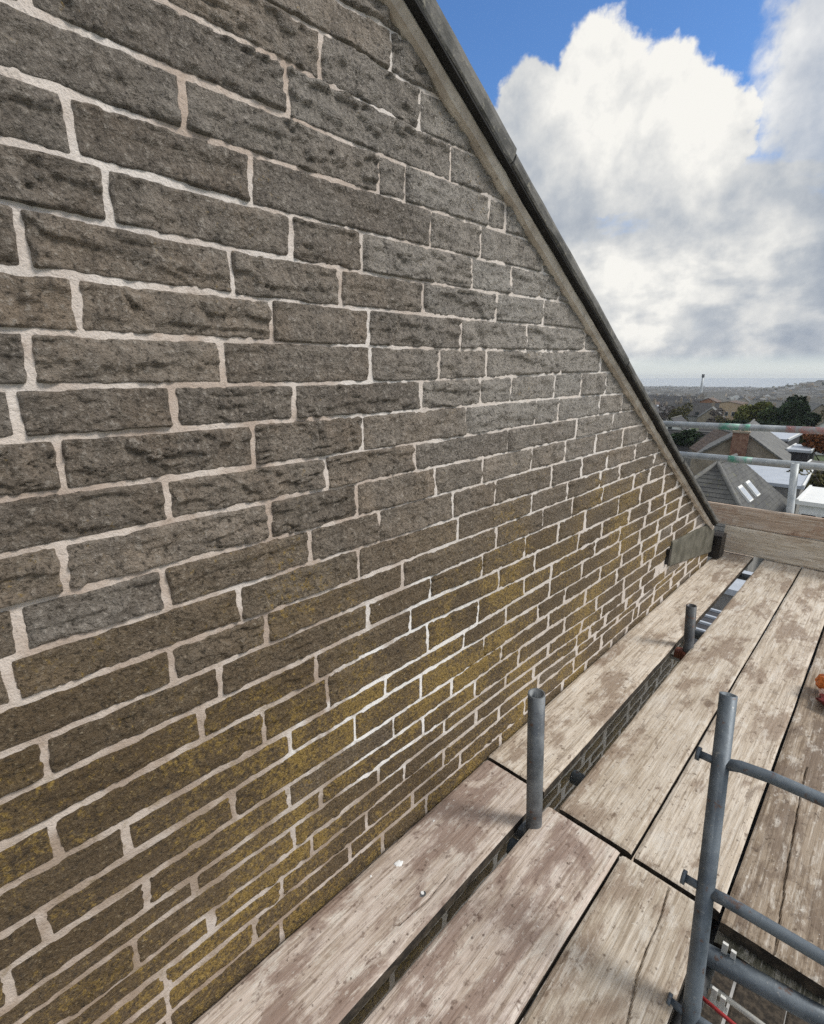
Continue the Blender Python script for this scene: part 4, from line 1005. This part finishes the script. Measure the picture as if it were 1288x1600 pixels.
# ------------------------------------------------------------------ nearby houses
def house_at(name, label, x, y, rot, w_, l_, z0, ze, zr, wall, roof, hip=0.0, cat='house', over=0.25, group=None, windows=(), rows=0):
    """gabled or hipped house, ridge along its own Y; w_ across, l_ along; ze eaves, zr ridge"""
    t = empty(name, (x, y, z0), label, cat, group); t.rotation_euler = (0, 0, rot)
    hw, hl = w_ / 2, l_ / 2; he, hr = ze - z0, zr - z0
    def part(nm, m, mat, par=t):
        o = m.build(nm, M[mat]); o.parent = par; return o
    m = MB()
    if hip: m.box((-hw, -hl, 0), (hw, hl, he - .02))
    else: m.prism([(-hw, -hl, 0), (hw, -hl, 0), (hw, -hl, he - .02), (0, -hl, hr - .06), (-hw, -hl, he - .02)], (0, l_, 0))
    part('wall', m, wall)
    k = (hr - he) / hw; a, b = hw + over, hl + over; ee = he - over * k
    m = MB()
    top = [(0, -b + hip, hr), (0, b - hip, hr)]
    th = 0.09
    if hip:
        m.face([(-a, -b, ee), (a, -b, ee), top[0]]); m.face([(a, b, ee), (-a, b, ee), top[1]])
        m.face([(a, -b, ee), (a, b, ee), top[1], top[0]]); m.face([(-a, b, ee), (-a, -b, ee), top[0], top[1]])
        m.face([(-a, -b, ee - th), (-a, b, ee - th), (a, b, ee - th), (a, -b, ee - th)])
        for p, q in (((-a, -b), (a, -b)), ((a, -b), (a, b)), ((a, b), (-a, b)), ((-a, b), (-a, -b))):
            m.face([(p[0], p[1], ee - th), (q[0], q[1], ee - th), (q[0], q[1], ee), (p[0], p[1], ee)])
    else:
        m.prism([(-a, -b, ee), (0, -b, hr), (0, -b, hr - th), (-a, -b, ee - th)], (0, 2 * b, 0))
        m.prism([(a, -b, ee), (0, -b, hr), (0, -b, hr - th), (a, -b, ee - th)], (0, 2 * b, 0))
    rf = part('roof', m, roof)
    if rows:                                                        # rows of slates: thin courses lapped up each slope
        m = MB(); n = rows
        for sgn in (-1, 1):
            for i in range(n):
                f0, f1 = i / n, (i + 1) / n
                x0, x1 = sgn * a * (1 - f0), sgn * a * (1 - f1)
                y0 = (-b + hip * f0 if hip else -b); y0b = (-b + hip * f1 if hip else -b)
                zz0, zz1 = ee + (hr - ee) * f0, ee + (hr - ee) * f1
                q = [(x0, y0, zz0 + .035), (x0, -y0, zz0 + .035), (x1, -y0b, zz1 + .012), (x1, y0b, zz1 + .012)]
                m.face(q); m.face([(x0, y0, zz0 + .035), (x0, -y0, zz0 + .035), (x0, -y0, zz0 - .01), (x0, y0, zz0 - .01)])
        if hip:
            for i in range(n):
                f0, f1 = i / n, (i + 1) / n
                zz0, zz1 = ee + (hr - ee) * f0, ee + (hr - ee) * f1
                x0, x1 = a * (1 - f0), a * (1 - f1); y0, y1 = -b + hip * f0, -b + hip * f1
                m.face([(-x0, y0, zz0 + .035), (x0, y0, zz0 + .035), (x1, y1, zz1 + .012), (-x1, y1, zz1 + .012)])
        o = part('slate_courses', m, roof, rf); o['kind'] = 'stuff'
    m = MB(); m.tube([(0, -b + hip - .01, hr + .02), (0, b - hip + .01, hr + .02)], .09, 8); part('ridge_tiles', m, 'slate_grey', rf)
    if hip:
        for sx in (-1, 1):
            m = MB(); m.tube([(sx * a, -b, ee + .03), (0, -b + hip, hr + .03)], .10, 8); part('hip_tiles', m, 'slate_grey', rf)
    for (wx, wz, ww, wh, side) in windows:                          # side -1: the front gable, 1: +X wall
        m = MB(); m2 = MB()
        if side == -1:
            m.box((wx - ww / 2 - .07, -hl - .05, wz - .07), (wx + ww / 2 + .07, -hl + .02, wz + wh + .07)); m2.box((wx - ww / 2, -hl - .07, wz), (wx + ww / 2, -hl - .04, wz + wh))
        else:
            m.box((hw - .02, wx - ww / 2 - .07, wz - .07), (hw + .05, wx + ww / 2 + .07, wz + wh + .07)); m2.box((hw + .04, wx - ww / 2, wz), (hw + .07, wx + ww / 2, wz + wh))
        f = part('window', m, 'white_wall'); part('pane', m2, 'glass', f)
    return t
def chimney(t, x, y, z0, z1, w_, d_, mat='brick', pots=2):
    m = MB(); m.box((x - w_ / 2, y - d_ / 2, z0), (x + w_ / 2, y + d_ / 2, z1)); c = m.build('chimney', M[mat]); c.parent = t
    m = MB(); m.box((x - w_ / 2 - .06, y - d_ / 2 - .06, z1), (x + w_ / 2 + .06, y + d_ / 2 + .06, z1 + .12)); o = m.build('chimney_cap', M['stone_wall']); o.parent = c
    for i in range(pots):
        px = x + (i - (pots - 1) / 2) * w_ * .5
        m = MB(); m.tube([(px, y, z1 + .12), (px, y, z1 + .5)], [.13, .10], 10, wall=.03); o = m.build('chimney_pot', M['sand_wall']); o.parent = c
h1 = house_at('bungalow', 'near hipped roof of dark slate with a mossy hip just beyond the toe boards', -4.95, 28.1, 0.0, 4.5, 8.2, -7.2, -4.95, -2.52, 'grey_wall', 'slate_mid', hip=2.6, rows=16)
for i, y in enumerate((-1.6, -0.1)):                                # two rooflights on the slope facing right
    m = MB(); q = 0.45
    m.box((-.06, -.35, -.42), (.05, .35, .42), Matrix.Translation((1.25, y, 3.42)) @ Matrix.Rotation(math.radians(-43), 4, 'Y'))
    o = m.build('rooflight', M['white_wall']); o.parent = h1
    m = MB(); m.box((.052, -.28, -.36), (.06, .28, .30), Matrix.Translation((1.25, y, 3.42)) @ Matrix.Rotation(math.radians(-43), 4, 'Y'))
    p_ = m.build('pane', M['white_roof']); p_.parent = o
# flat roofed buildings
def flat_building(name, label, x0, x1, y0, y1, zr, wall, roof, windows=(), cat='building', rot=0.0, rail_=False):
    cx, cy = (x0 + x1) / 2, (y0 + y1) / 2; z0 = float(ground_z(cx, cy))
    t = empty(name, (cx, cy, z0), label, cat); t.rotation_euler = (0, 0, rot)
    a, b, h = (x1 - x0) / 2, (y1 - y0) / 2, zr - z0
    def part(nm, m, mat, par=t):
        o = m.build(nm, M[mat]); o.parent = par; return o
    m = MB(); m.box((-a, -b, 0), (a, b, h - .18)); part('wall', m, wall)
    m = MB(); m.box((-a - .15, -b - .15, h - .18), (a + .15, b + .15, h)); r_ = part('roof', m, roof)
    m = MB()
    for s in (-1, 1): m.box((s * (a + .11) - .05, -b - .16, h), (s * (a + .11) + .05, b + .16, h + .06))
    part('roof_kerb', m, 'white_wall', r_)
    for wx, wz, ww, wh in windows:
        m = MB(); m.box((wx - ww / 2 - .06, -b - .05, wz - .06), (wx + ww / 2 + .06, -b + .02, wz + wh + .06)); f = part('window', m, 'white_wall')
        m = MB(); m.box((wx - ww / 2, -b - .08, wz), (wx + ww / 2, -b - .045, wz + wh)); part('pane', m, 'glass', f)
    return t
flat_building('flat_roofed_extension', 'pale grey sheet roof sloping beside the dark slate hip, like a wet metal roof', -5.7, -2.5, 32.6, 38.4, -4.15, 'grey_wall', 'white_roof', rot=0.05)
flat_building('flat_roofed_building', 'white building with a row of dark windows behind the right end of the toe boards', -1.75, 4.5, 27.6, 31.5, -3.95, 'white_wall', 'white_wall', [(-2.75 + i * .72, 2.35, .5, .42) for i in range(8)])
flat_building('dormer_block', 'larger pale flat roof with dark cladding right of the grey gabled roof', -8.0, -5.95, 53, 60.5, -3.75, 'dark_wall', 'white_roof', [(0.2, 2.9, .5, .3)])
flat_building('dormer_block', 'smaller pale flat roof on dark walls left of the russet shrub', -5.0, -3.75, 47.5, 51.5, -3.95, 'dark_wall', 'white_roof')
flat_building('garden_shed', 'low grey timber shed at the right edge above the olive hedge', -3.2, 1.0, 42.5, 45, -4.35, 'fence', 'slate_grey')
h3 = house_at('gabled_house', 'gabled house with grey slate right slope and brownish left slope around a brick chimney', -7.6, 46.2, 0.13, 5.4, 10.4, -7.4, -4.15, -2.2, 'stone_wall', 'slate_grey', rows=12)
chimney(h3, -0.1, -5.45, 2.6, 5.05, 0.95, 0.55, 'brick', 2)
h4 = house_at('terraced_house', 'long low dark slate roof left of the brick chimney behind the coping', -13.2, 57, 1.57, 4.6, 7.5, -7.5, -5.6, -4.0, 'grey_wall', 'slate_dark', rows=9)
house_at('terraced_house', 'dark slate roof just above the left part of the upper guard rail', -14.2, 78, 1.60, 6.0, 9.0, -8.2, -6.5, -4.7, 'stone_wall', 'slate_dark', rows=7)
house_at('brown_roofed_house', 'low brown tiled roof between the dark slate roof and the brick chimney', -9.9, 50.5, 0.5, 3.6, 6.0, -7.4, -4.9, -3.2, 'stone_wall', 'slate_brown', rows=8)
house_at('white_cottage', 'tiny white gable with one dark window just above the left end of the upper rail', -22.4, 78, 0.1, 3.0, 6.0, -8.2, -5.3, -4.1, 'white_wall', 'slate_dark', windows=[(0, 2.4, .5, .6, -1)])
house_at('white_cottage', 'white gabled cottage cut by the right edge beside the conifer', -4.9, 86, 0.0, 4.2, 7, -8.4, -4.7, -2.9, 'white_wall', 'slate_grey', windows=[(-.6, 2.4, .5, .7, -1)])
house_at('white_cottage', 'small pale roofed cottage at the foot of the yellow green tree', -17.0, 100, 0.2, 3.6, 6, -8.8, -6.4, -5.0, 'white_wall', 'white_roof')
# pale lean-to seen through the gap
flat_building('lean_to', 'pale roofed lean-to in the yard glimpsed through the far gap between boards', -3.4, -0.9, 16.2, 17.9, -4.6, 'grey_wall', 'white_roof')
glass = flat_building('glasshouse', 'dark glazed outhouse with pale roof bars glimpsed through the gap by the farther pole', -3.4, -0.4, 11.9, 14.9, -4.9, 'grey_wall', 'dark_wall')
for i in range(7):
    m = MB(); m.box((-1.6, -1.6 + i * .5, 2.30), (1.6, -1.52 + i * .5, 2.36)); o = m.build('roof_bar', M['white_roof']); o.parent = glass; o.location = (0, 0, -4.9 - float(ground_z(-1.9, 13.4)) - 2.30)

# ------------------------------------------------------------------ the town behind
tw = empty('tall_chimney_stack', (-131, 500, -19), 'slender white stack with a flared foot standing above the distant town', 'chimney stack')
m = MB(); m.tube([(-131, 500, -19), (-131, 500, -15), (-131, 500, -11), (-131, 500, -6), (-131, 500, 1.6)], [3.0, 1.9, 1.2, .95, .8], 14); m.build('shaft', M['rail'], tw)
m = MB(); m.tube([(-131, 500, 1.6), (-131, 500, 4.2)], [1.1, 1.1], 14); m.build('cap', M['dark_wall'], tw)
house_at('sandy_block', 'sandy orange rendered block lit warm in the middle of the town', -41.5, 198, 0.0, 7.4, 10, -12.5, -6.9, -6.2, 'sand_wall', 'slate_brown', cat='building', windows=[(-2 + i * 2, 1.6, .9, 1.3, -1) for i in range(3)])
house_at('brick_block', 'orange brick block just left of the sandy rendered one', -48.5, 200, 0.1, 5.2, 9, -12.5, -6.6, -5.4, 'orange_wall', 'slate_brown', cat='building', windows=[(-1 + i * 2, 1.6, .9, 1.3, -1) for i in range(2)])
house_at('grey_block', 'grey gabled hall right of the sandy block', -29.5, 190, 1.2, 7, 11, -12.3, -8.2, -5.4, 'grey_wall', 'slate_grey', cat='building')
# repeated small houses: shared wall, roof and chimney meshes per kind
def kind(wall, roof, w_, l_, he, hr):
    hw, hl = w_ / 2, l_ / 2
    m = MB(); m.prism([(-hw, -hl, -3), (hw, -hl, -3), (hw, -hl, he), (0, -hl, hr - .1), (-hw, -hl, he)], (0, l_, 0)); o = m.build('wall', M[wall]); a = o.data; bpy.data.objects.remove(o)
    m = MB(); k = (hr - he) / hw; e = hw + .3
    for s in (-1, 1): m.prism([(s * e, -hl - .2, he - .3 * k), (0, -hl - .2, hr), (0, -hl - .2, hr - .15), (s * e, -hl - .2, he - .3 * k - .15)], (0, l_ + .4, 0))
    o = m.build('roof', M[roof]); b = o.data; bpy.data.objects.remove(o)
    m = MB(); m.box((-.45, hl - .9, hr - .8), (.45, hl - .2, hr + 1.0)); m.tube([(-.2, hl - .55, hr + 1), (-.2, hl - .55, hr + 1.4)], .12, 6); m.tube([(.2, hl - .55, hr + 1), (.2, hl - .55, hr + 1.4)], .12, 6)
    o = m.build('chimney', M['stone_wall']); c = o.data; bpy.data.objects.remove(o)
    m = MB()
    for i in range(2):
        for sgn in (-1, 1):
            for j in range(3):
                yy = -hl + l_ * (j + .5) / 3; x = sgn * (hw + .02)
                m.box((x - .03, yy - .5, .9 + i * 2.5 - .6), (x + .03, yy + .5, .9 + i * 2.5 + .7))
    o = m.build('windows', M['glass']); dmesh = o.data; bpy.data.objects.remove(o)
    return a, b, c, dmesh
KINDS = [('grey house with dark roof', 'far houses with grey walls and dark roofs', kind('grey_wall', 'slate_dark', 7, 11, 3.4, 6.4)),
         ('buff stone house with grey roof', 'far houses of buff stone', kind('stone_wall', 'slate_grey', 8, 13, 4.2, 7.4)),
         ('white house with grey roof', 'far white houses with grey roofs', kind('white_wall', 'slate_grey', 7, 10, 3.0, 5.8)),
         ('stone house with brown roof', 'far houses with brown roofs', kind('stone_wall', 'slate_brown', 8, 12, 3.4, 6.2)),
         ('long grey terrace with dark roof', 'far grey terraces', kind('grey_wall', 'slate_dark', 8, 26, 3.8, 6.8)),
         ('white house with pale roof', 'far white houses with pale roofs', kind('white_wall', 'white_roof', 8, 12, 3.2, 4.6))]
rt = random.Random(11)
def where(lab, x, y):
    a = math.degrees(math.atan2(0.87 - x, y))
    side = 'left of the white stack' if a > 15.3 else 'under the white stack' if a > 14.4 else 'right of the white stack' if a > 12.9 else 'near the sandy block' if a > 11 else 'above the conifer' if a > 6 else 'under the wooded hill'
    return lab + ' ' + ('close by' if y < 190 else 'midway' if y < 420 else 'far off') + ', ' + side
placed = []
def free(x, y, r):
    for a, b, c in placed:
        if (a - x) ** 2 + (b - y) ** 2 < (c + r) ** 2: return False
    placed.append((x, y, r)); return True
for x, y, r in ((-41, 198, 8), (-48, 200, 7), (-29, 190, 9), (-131, 500, 12), (-10, 88, 6), (-15, 92, 6), (-5, 86, 6), (-22, 78, 6), (-14, 78, 8), (-17, 100, 6), (-3, 100, 5)): placed.append((x, y, r))
n = 0
weights = [5, 5, 4, 3, 4, 2]
for tries in range(6000):
    if n >= 295: break
    y = math.exp(rt.uniform(math.log(135), math.log(900)))
    az_ = math.radians(rt.uniform(1, 20)); x = 0.87 - y * math.tan(az_)
    ki = rt.choices(range(6), weights)[0]
    if ki == 4 and y < 300: ki = 0
    if not free(x, y, 9 if ki == 4 else 6.2): continue
    lab, grp, (a, b, c, dm) = KINDS[ki]; lab = where(lab, x, y)
    t = empty('town_house', (x, y, float(ground_z(x, y)) - 0.3), lab, 'house', grp)
    t.rotation_euler = (0, 0, rt.choice([0.2, 1.77, 0.35, 1.9, 0.0, 1.57]) + rt.uniform(-.1, .1))
    s = rt.uniform(.66, .92)
    t.scale = (s, s, s * rt.uniform(.9, 1.2))
    put('wall', a, t); put('roof', b, t); put('chimney', c, t)
    if y < 420: put('windows', dm, t)['kind'] = 'stuff'
    n += 1
CR = [(crown_mesh('crown', 3.4, 3.4, 3.2, 900, .34, M[mt], 100 + i, 8), trunk_mesh(5.5, .28, .04, 4, i), lab, grp) for i, (mt, lab, grp) in enumerate((
    ('twig', 'bare winter tree', 'bare trees in the town'), ('leaf_dark', 'dark evergreen tree among the far houses', 'dark trees in the town'),
    ('leaf_mid', 'green leafy tree', 'green trees in the town'), ('leaf_olive', 'olive brown tree among the far houses', 'olive trees in the town')))]
n = 0
for tries in range(6000):
    if n >= 75: break
    y = math.exp(rt.uniform(math.log(100), math.log(1000)))
    az_ = math.radians(rt.uniform(-1, 24)); x = 0.87 - y * math.tan(az_)
    i = rt.choices(range(4), [6, 3, 2, 3])[0]
    if 11.5 < math.degrees(az_) < 17.5 and 120 < y < 330: i = 0
    if not free(x, y, 3.2): continue
    cm, tm, lab, grp = CR[i]; lab = where(lab, x, y)
    t = empty('town_tree', (x, y, float(ground_z(x, y)) - .2), lab, 'tree', grp)
    s = rt.uniform(.42, .72); t.scale = (s, s, s * rt.uniform(.8, 1.05)); t.rotation_euler = (0, 0, rt.uniform(0, 6.28))
    put('crown', cm, t, (0, 0, 5.6)); put('trunk', tm, t)
    n += 1
# beyond those, roofs too many and too small to count: one mass
r = np.random.RandomState(31); vs, fs, mi = [], [], []
for q in range(2600):
    y = math.exp(r.uniform(math.log(480), math.log(2200))); a = math.radians(r.uniform(0, 22)); x = -y * math.tan(a); z = float(ground_z(x, y))
    w2, l2, he, hr = r.uniform(2.6, 4), r.uniform(4, 9), r.uniform(3.5, 6), 0; hr = he + r.uniform(1.8, 2.8); th = r.choice([0.2, 1.77]) + r.uniform(-.2, .2)
    c_, s_ = math.cos(th), math.sin(th); b = len(vs); k = r.randint(0, 4)
    for px, py, pz in ((-w2, -l2, -4), (w2, -l2, -4), (w2, l2, -4), (-w2, l2, -4), (-w2, -l2, he), (w2, -l2, he), (w2, l2, he), (-w2, l2, he), (0, -l2, hr), (0, l2, hr)):
        vs.append((x + px * c_ - py * s_, y + px * s_ + py * c_, z + pz))
    for f, m_ in (((0, 1, 5, 4), k), ((1, 2, 6, 5), k), ((2, 3, 7, 6), k), ((3, 0, 4, 7), k), ((4, 5, 8), k), ((6, 7, 9), k), ((5, 6, 9, 8), 4 + k % 2), ((7, 4, 8, 9), 4 + k % 2)):
        fs.append([b + i for i in f]); mi.append(m_)
me = bpy.data.meshes.new('far_rooftops'); me.from_pydata(vs, [], fs)
for mt in ('grey_wall', 'stone_wall', 'white_wall', 'sand_wall', 'slate_mid', 'slate_grey'): me.materials.append(M[mt])
me.polygons.foreach_set('material_index', mi); me.update()
o = bpy.data.objects.new('far_rooftops', me); C.objects.link(o); tag(o, 'mass of tiny roofs of the farthest town before the sea', 'rooftops', kind='stuff')
# the wooded hill on the right skyline and the hazy far wood: masses nobody could count
r = np.random.RandomState(9); nn = 26000
hx = np.concatenate([r.normal(-68, 40, nn // 2), r.normal(52, 60, nn // 2)]); hy = 860 + r.normal(0, 45, nn)
hz = ground_z(hx, hy) + r.uniform(0, 7.5, nn) * (0.55 + 0.45 * fbm(hx / 9, hy / 9, 0, 81, 2))
a = r.normal(size=(nn, 3)); a /= np.linalg.norm(a, axis=1)[:, None]; b = np.cross(a, r.normal(size=(nn, 3))); b /= np.linalg.norm(b, axis=1)[:, None]
p = np.stack([hx, hy, hz], -1); s = r.uniform(.7, 1.7, nn)[:, None]
tag(np_mesh('hill_wood', np.stack([p - a * s, p - b * s, p + a * s, p + b * s], 1).reshape(-1, 3), np.arange(4 * nn).reshape(nn, 4), M['leaf_dark'], None, False), 'dark wood covering the low hill on the right skyline', 'wood', kind='stuff')
nn = 12000
ra = np.radians(r.uniform(-2, 25, nn)); yy = np.exp(r.uniform(math.log(700), math.log(2100), nn)); hx = -yy * np.tan(ra)
hz = ground_z(hx, yy) + r.uniform(0, 8, nn) * np.clip(0.5 + 1.1 * fbm(hx / 40, yy / 60, 0, 83, 2), 0, 1.3)
a = r.normal(size=(nn, 3)); a /= np.linalg.norm(a, axis=1)[:, None]; b = np.cross(a, r.normal(size=(nn, 3))); b /= np.linalg.norm(b, axis=1)[:, None]
p = np.stack([hx, yy, hz], -1); s = (r.uniform(.8, 1.6, nn) * yy / 900)[:, None]
tag(np_mesh('far_woods', np.stack([p - a * s, p - b * s, p + a * s, p + b * s], 1).reshape(-1, 3), np.arange(4 * nn).reshape(nn, 4), M['leaf_olive'], None, False), 'scattered far woods between the town and the sea', 'wood', kind='stuff')

# ------------------------------------------------------------------ air
if True:
    m = MB(); m.box((-2650, -650, -48), (2650, 2700, 12))
    hz_ = bpy.data.materials.new('thin_haze'); hz_.use_nodes = True
    nt = hz_.node_tree; nt.nodes.clear()
    o_ = nt.nodes.new('ShaderNodeOutputMaterial'); v_ = nt.nodes.new('ShaderNodeVolumePrincipled')
    v_.inputs['Color'].default_value = (0.86, 0.92, 1.0, 1); v_.inputs['Density'].default_value = HAZE; v_.inputs['Anisotropy'].default_value = 0.2
    nt.links.new(v_.outputs[0], o_.inputs['Volume'])
    tag(m.build('haze', hz_), kind='stuff')
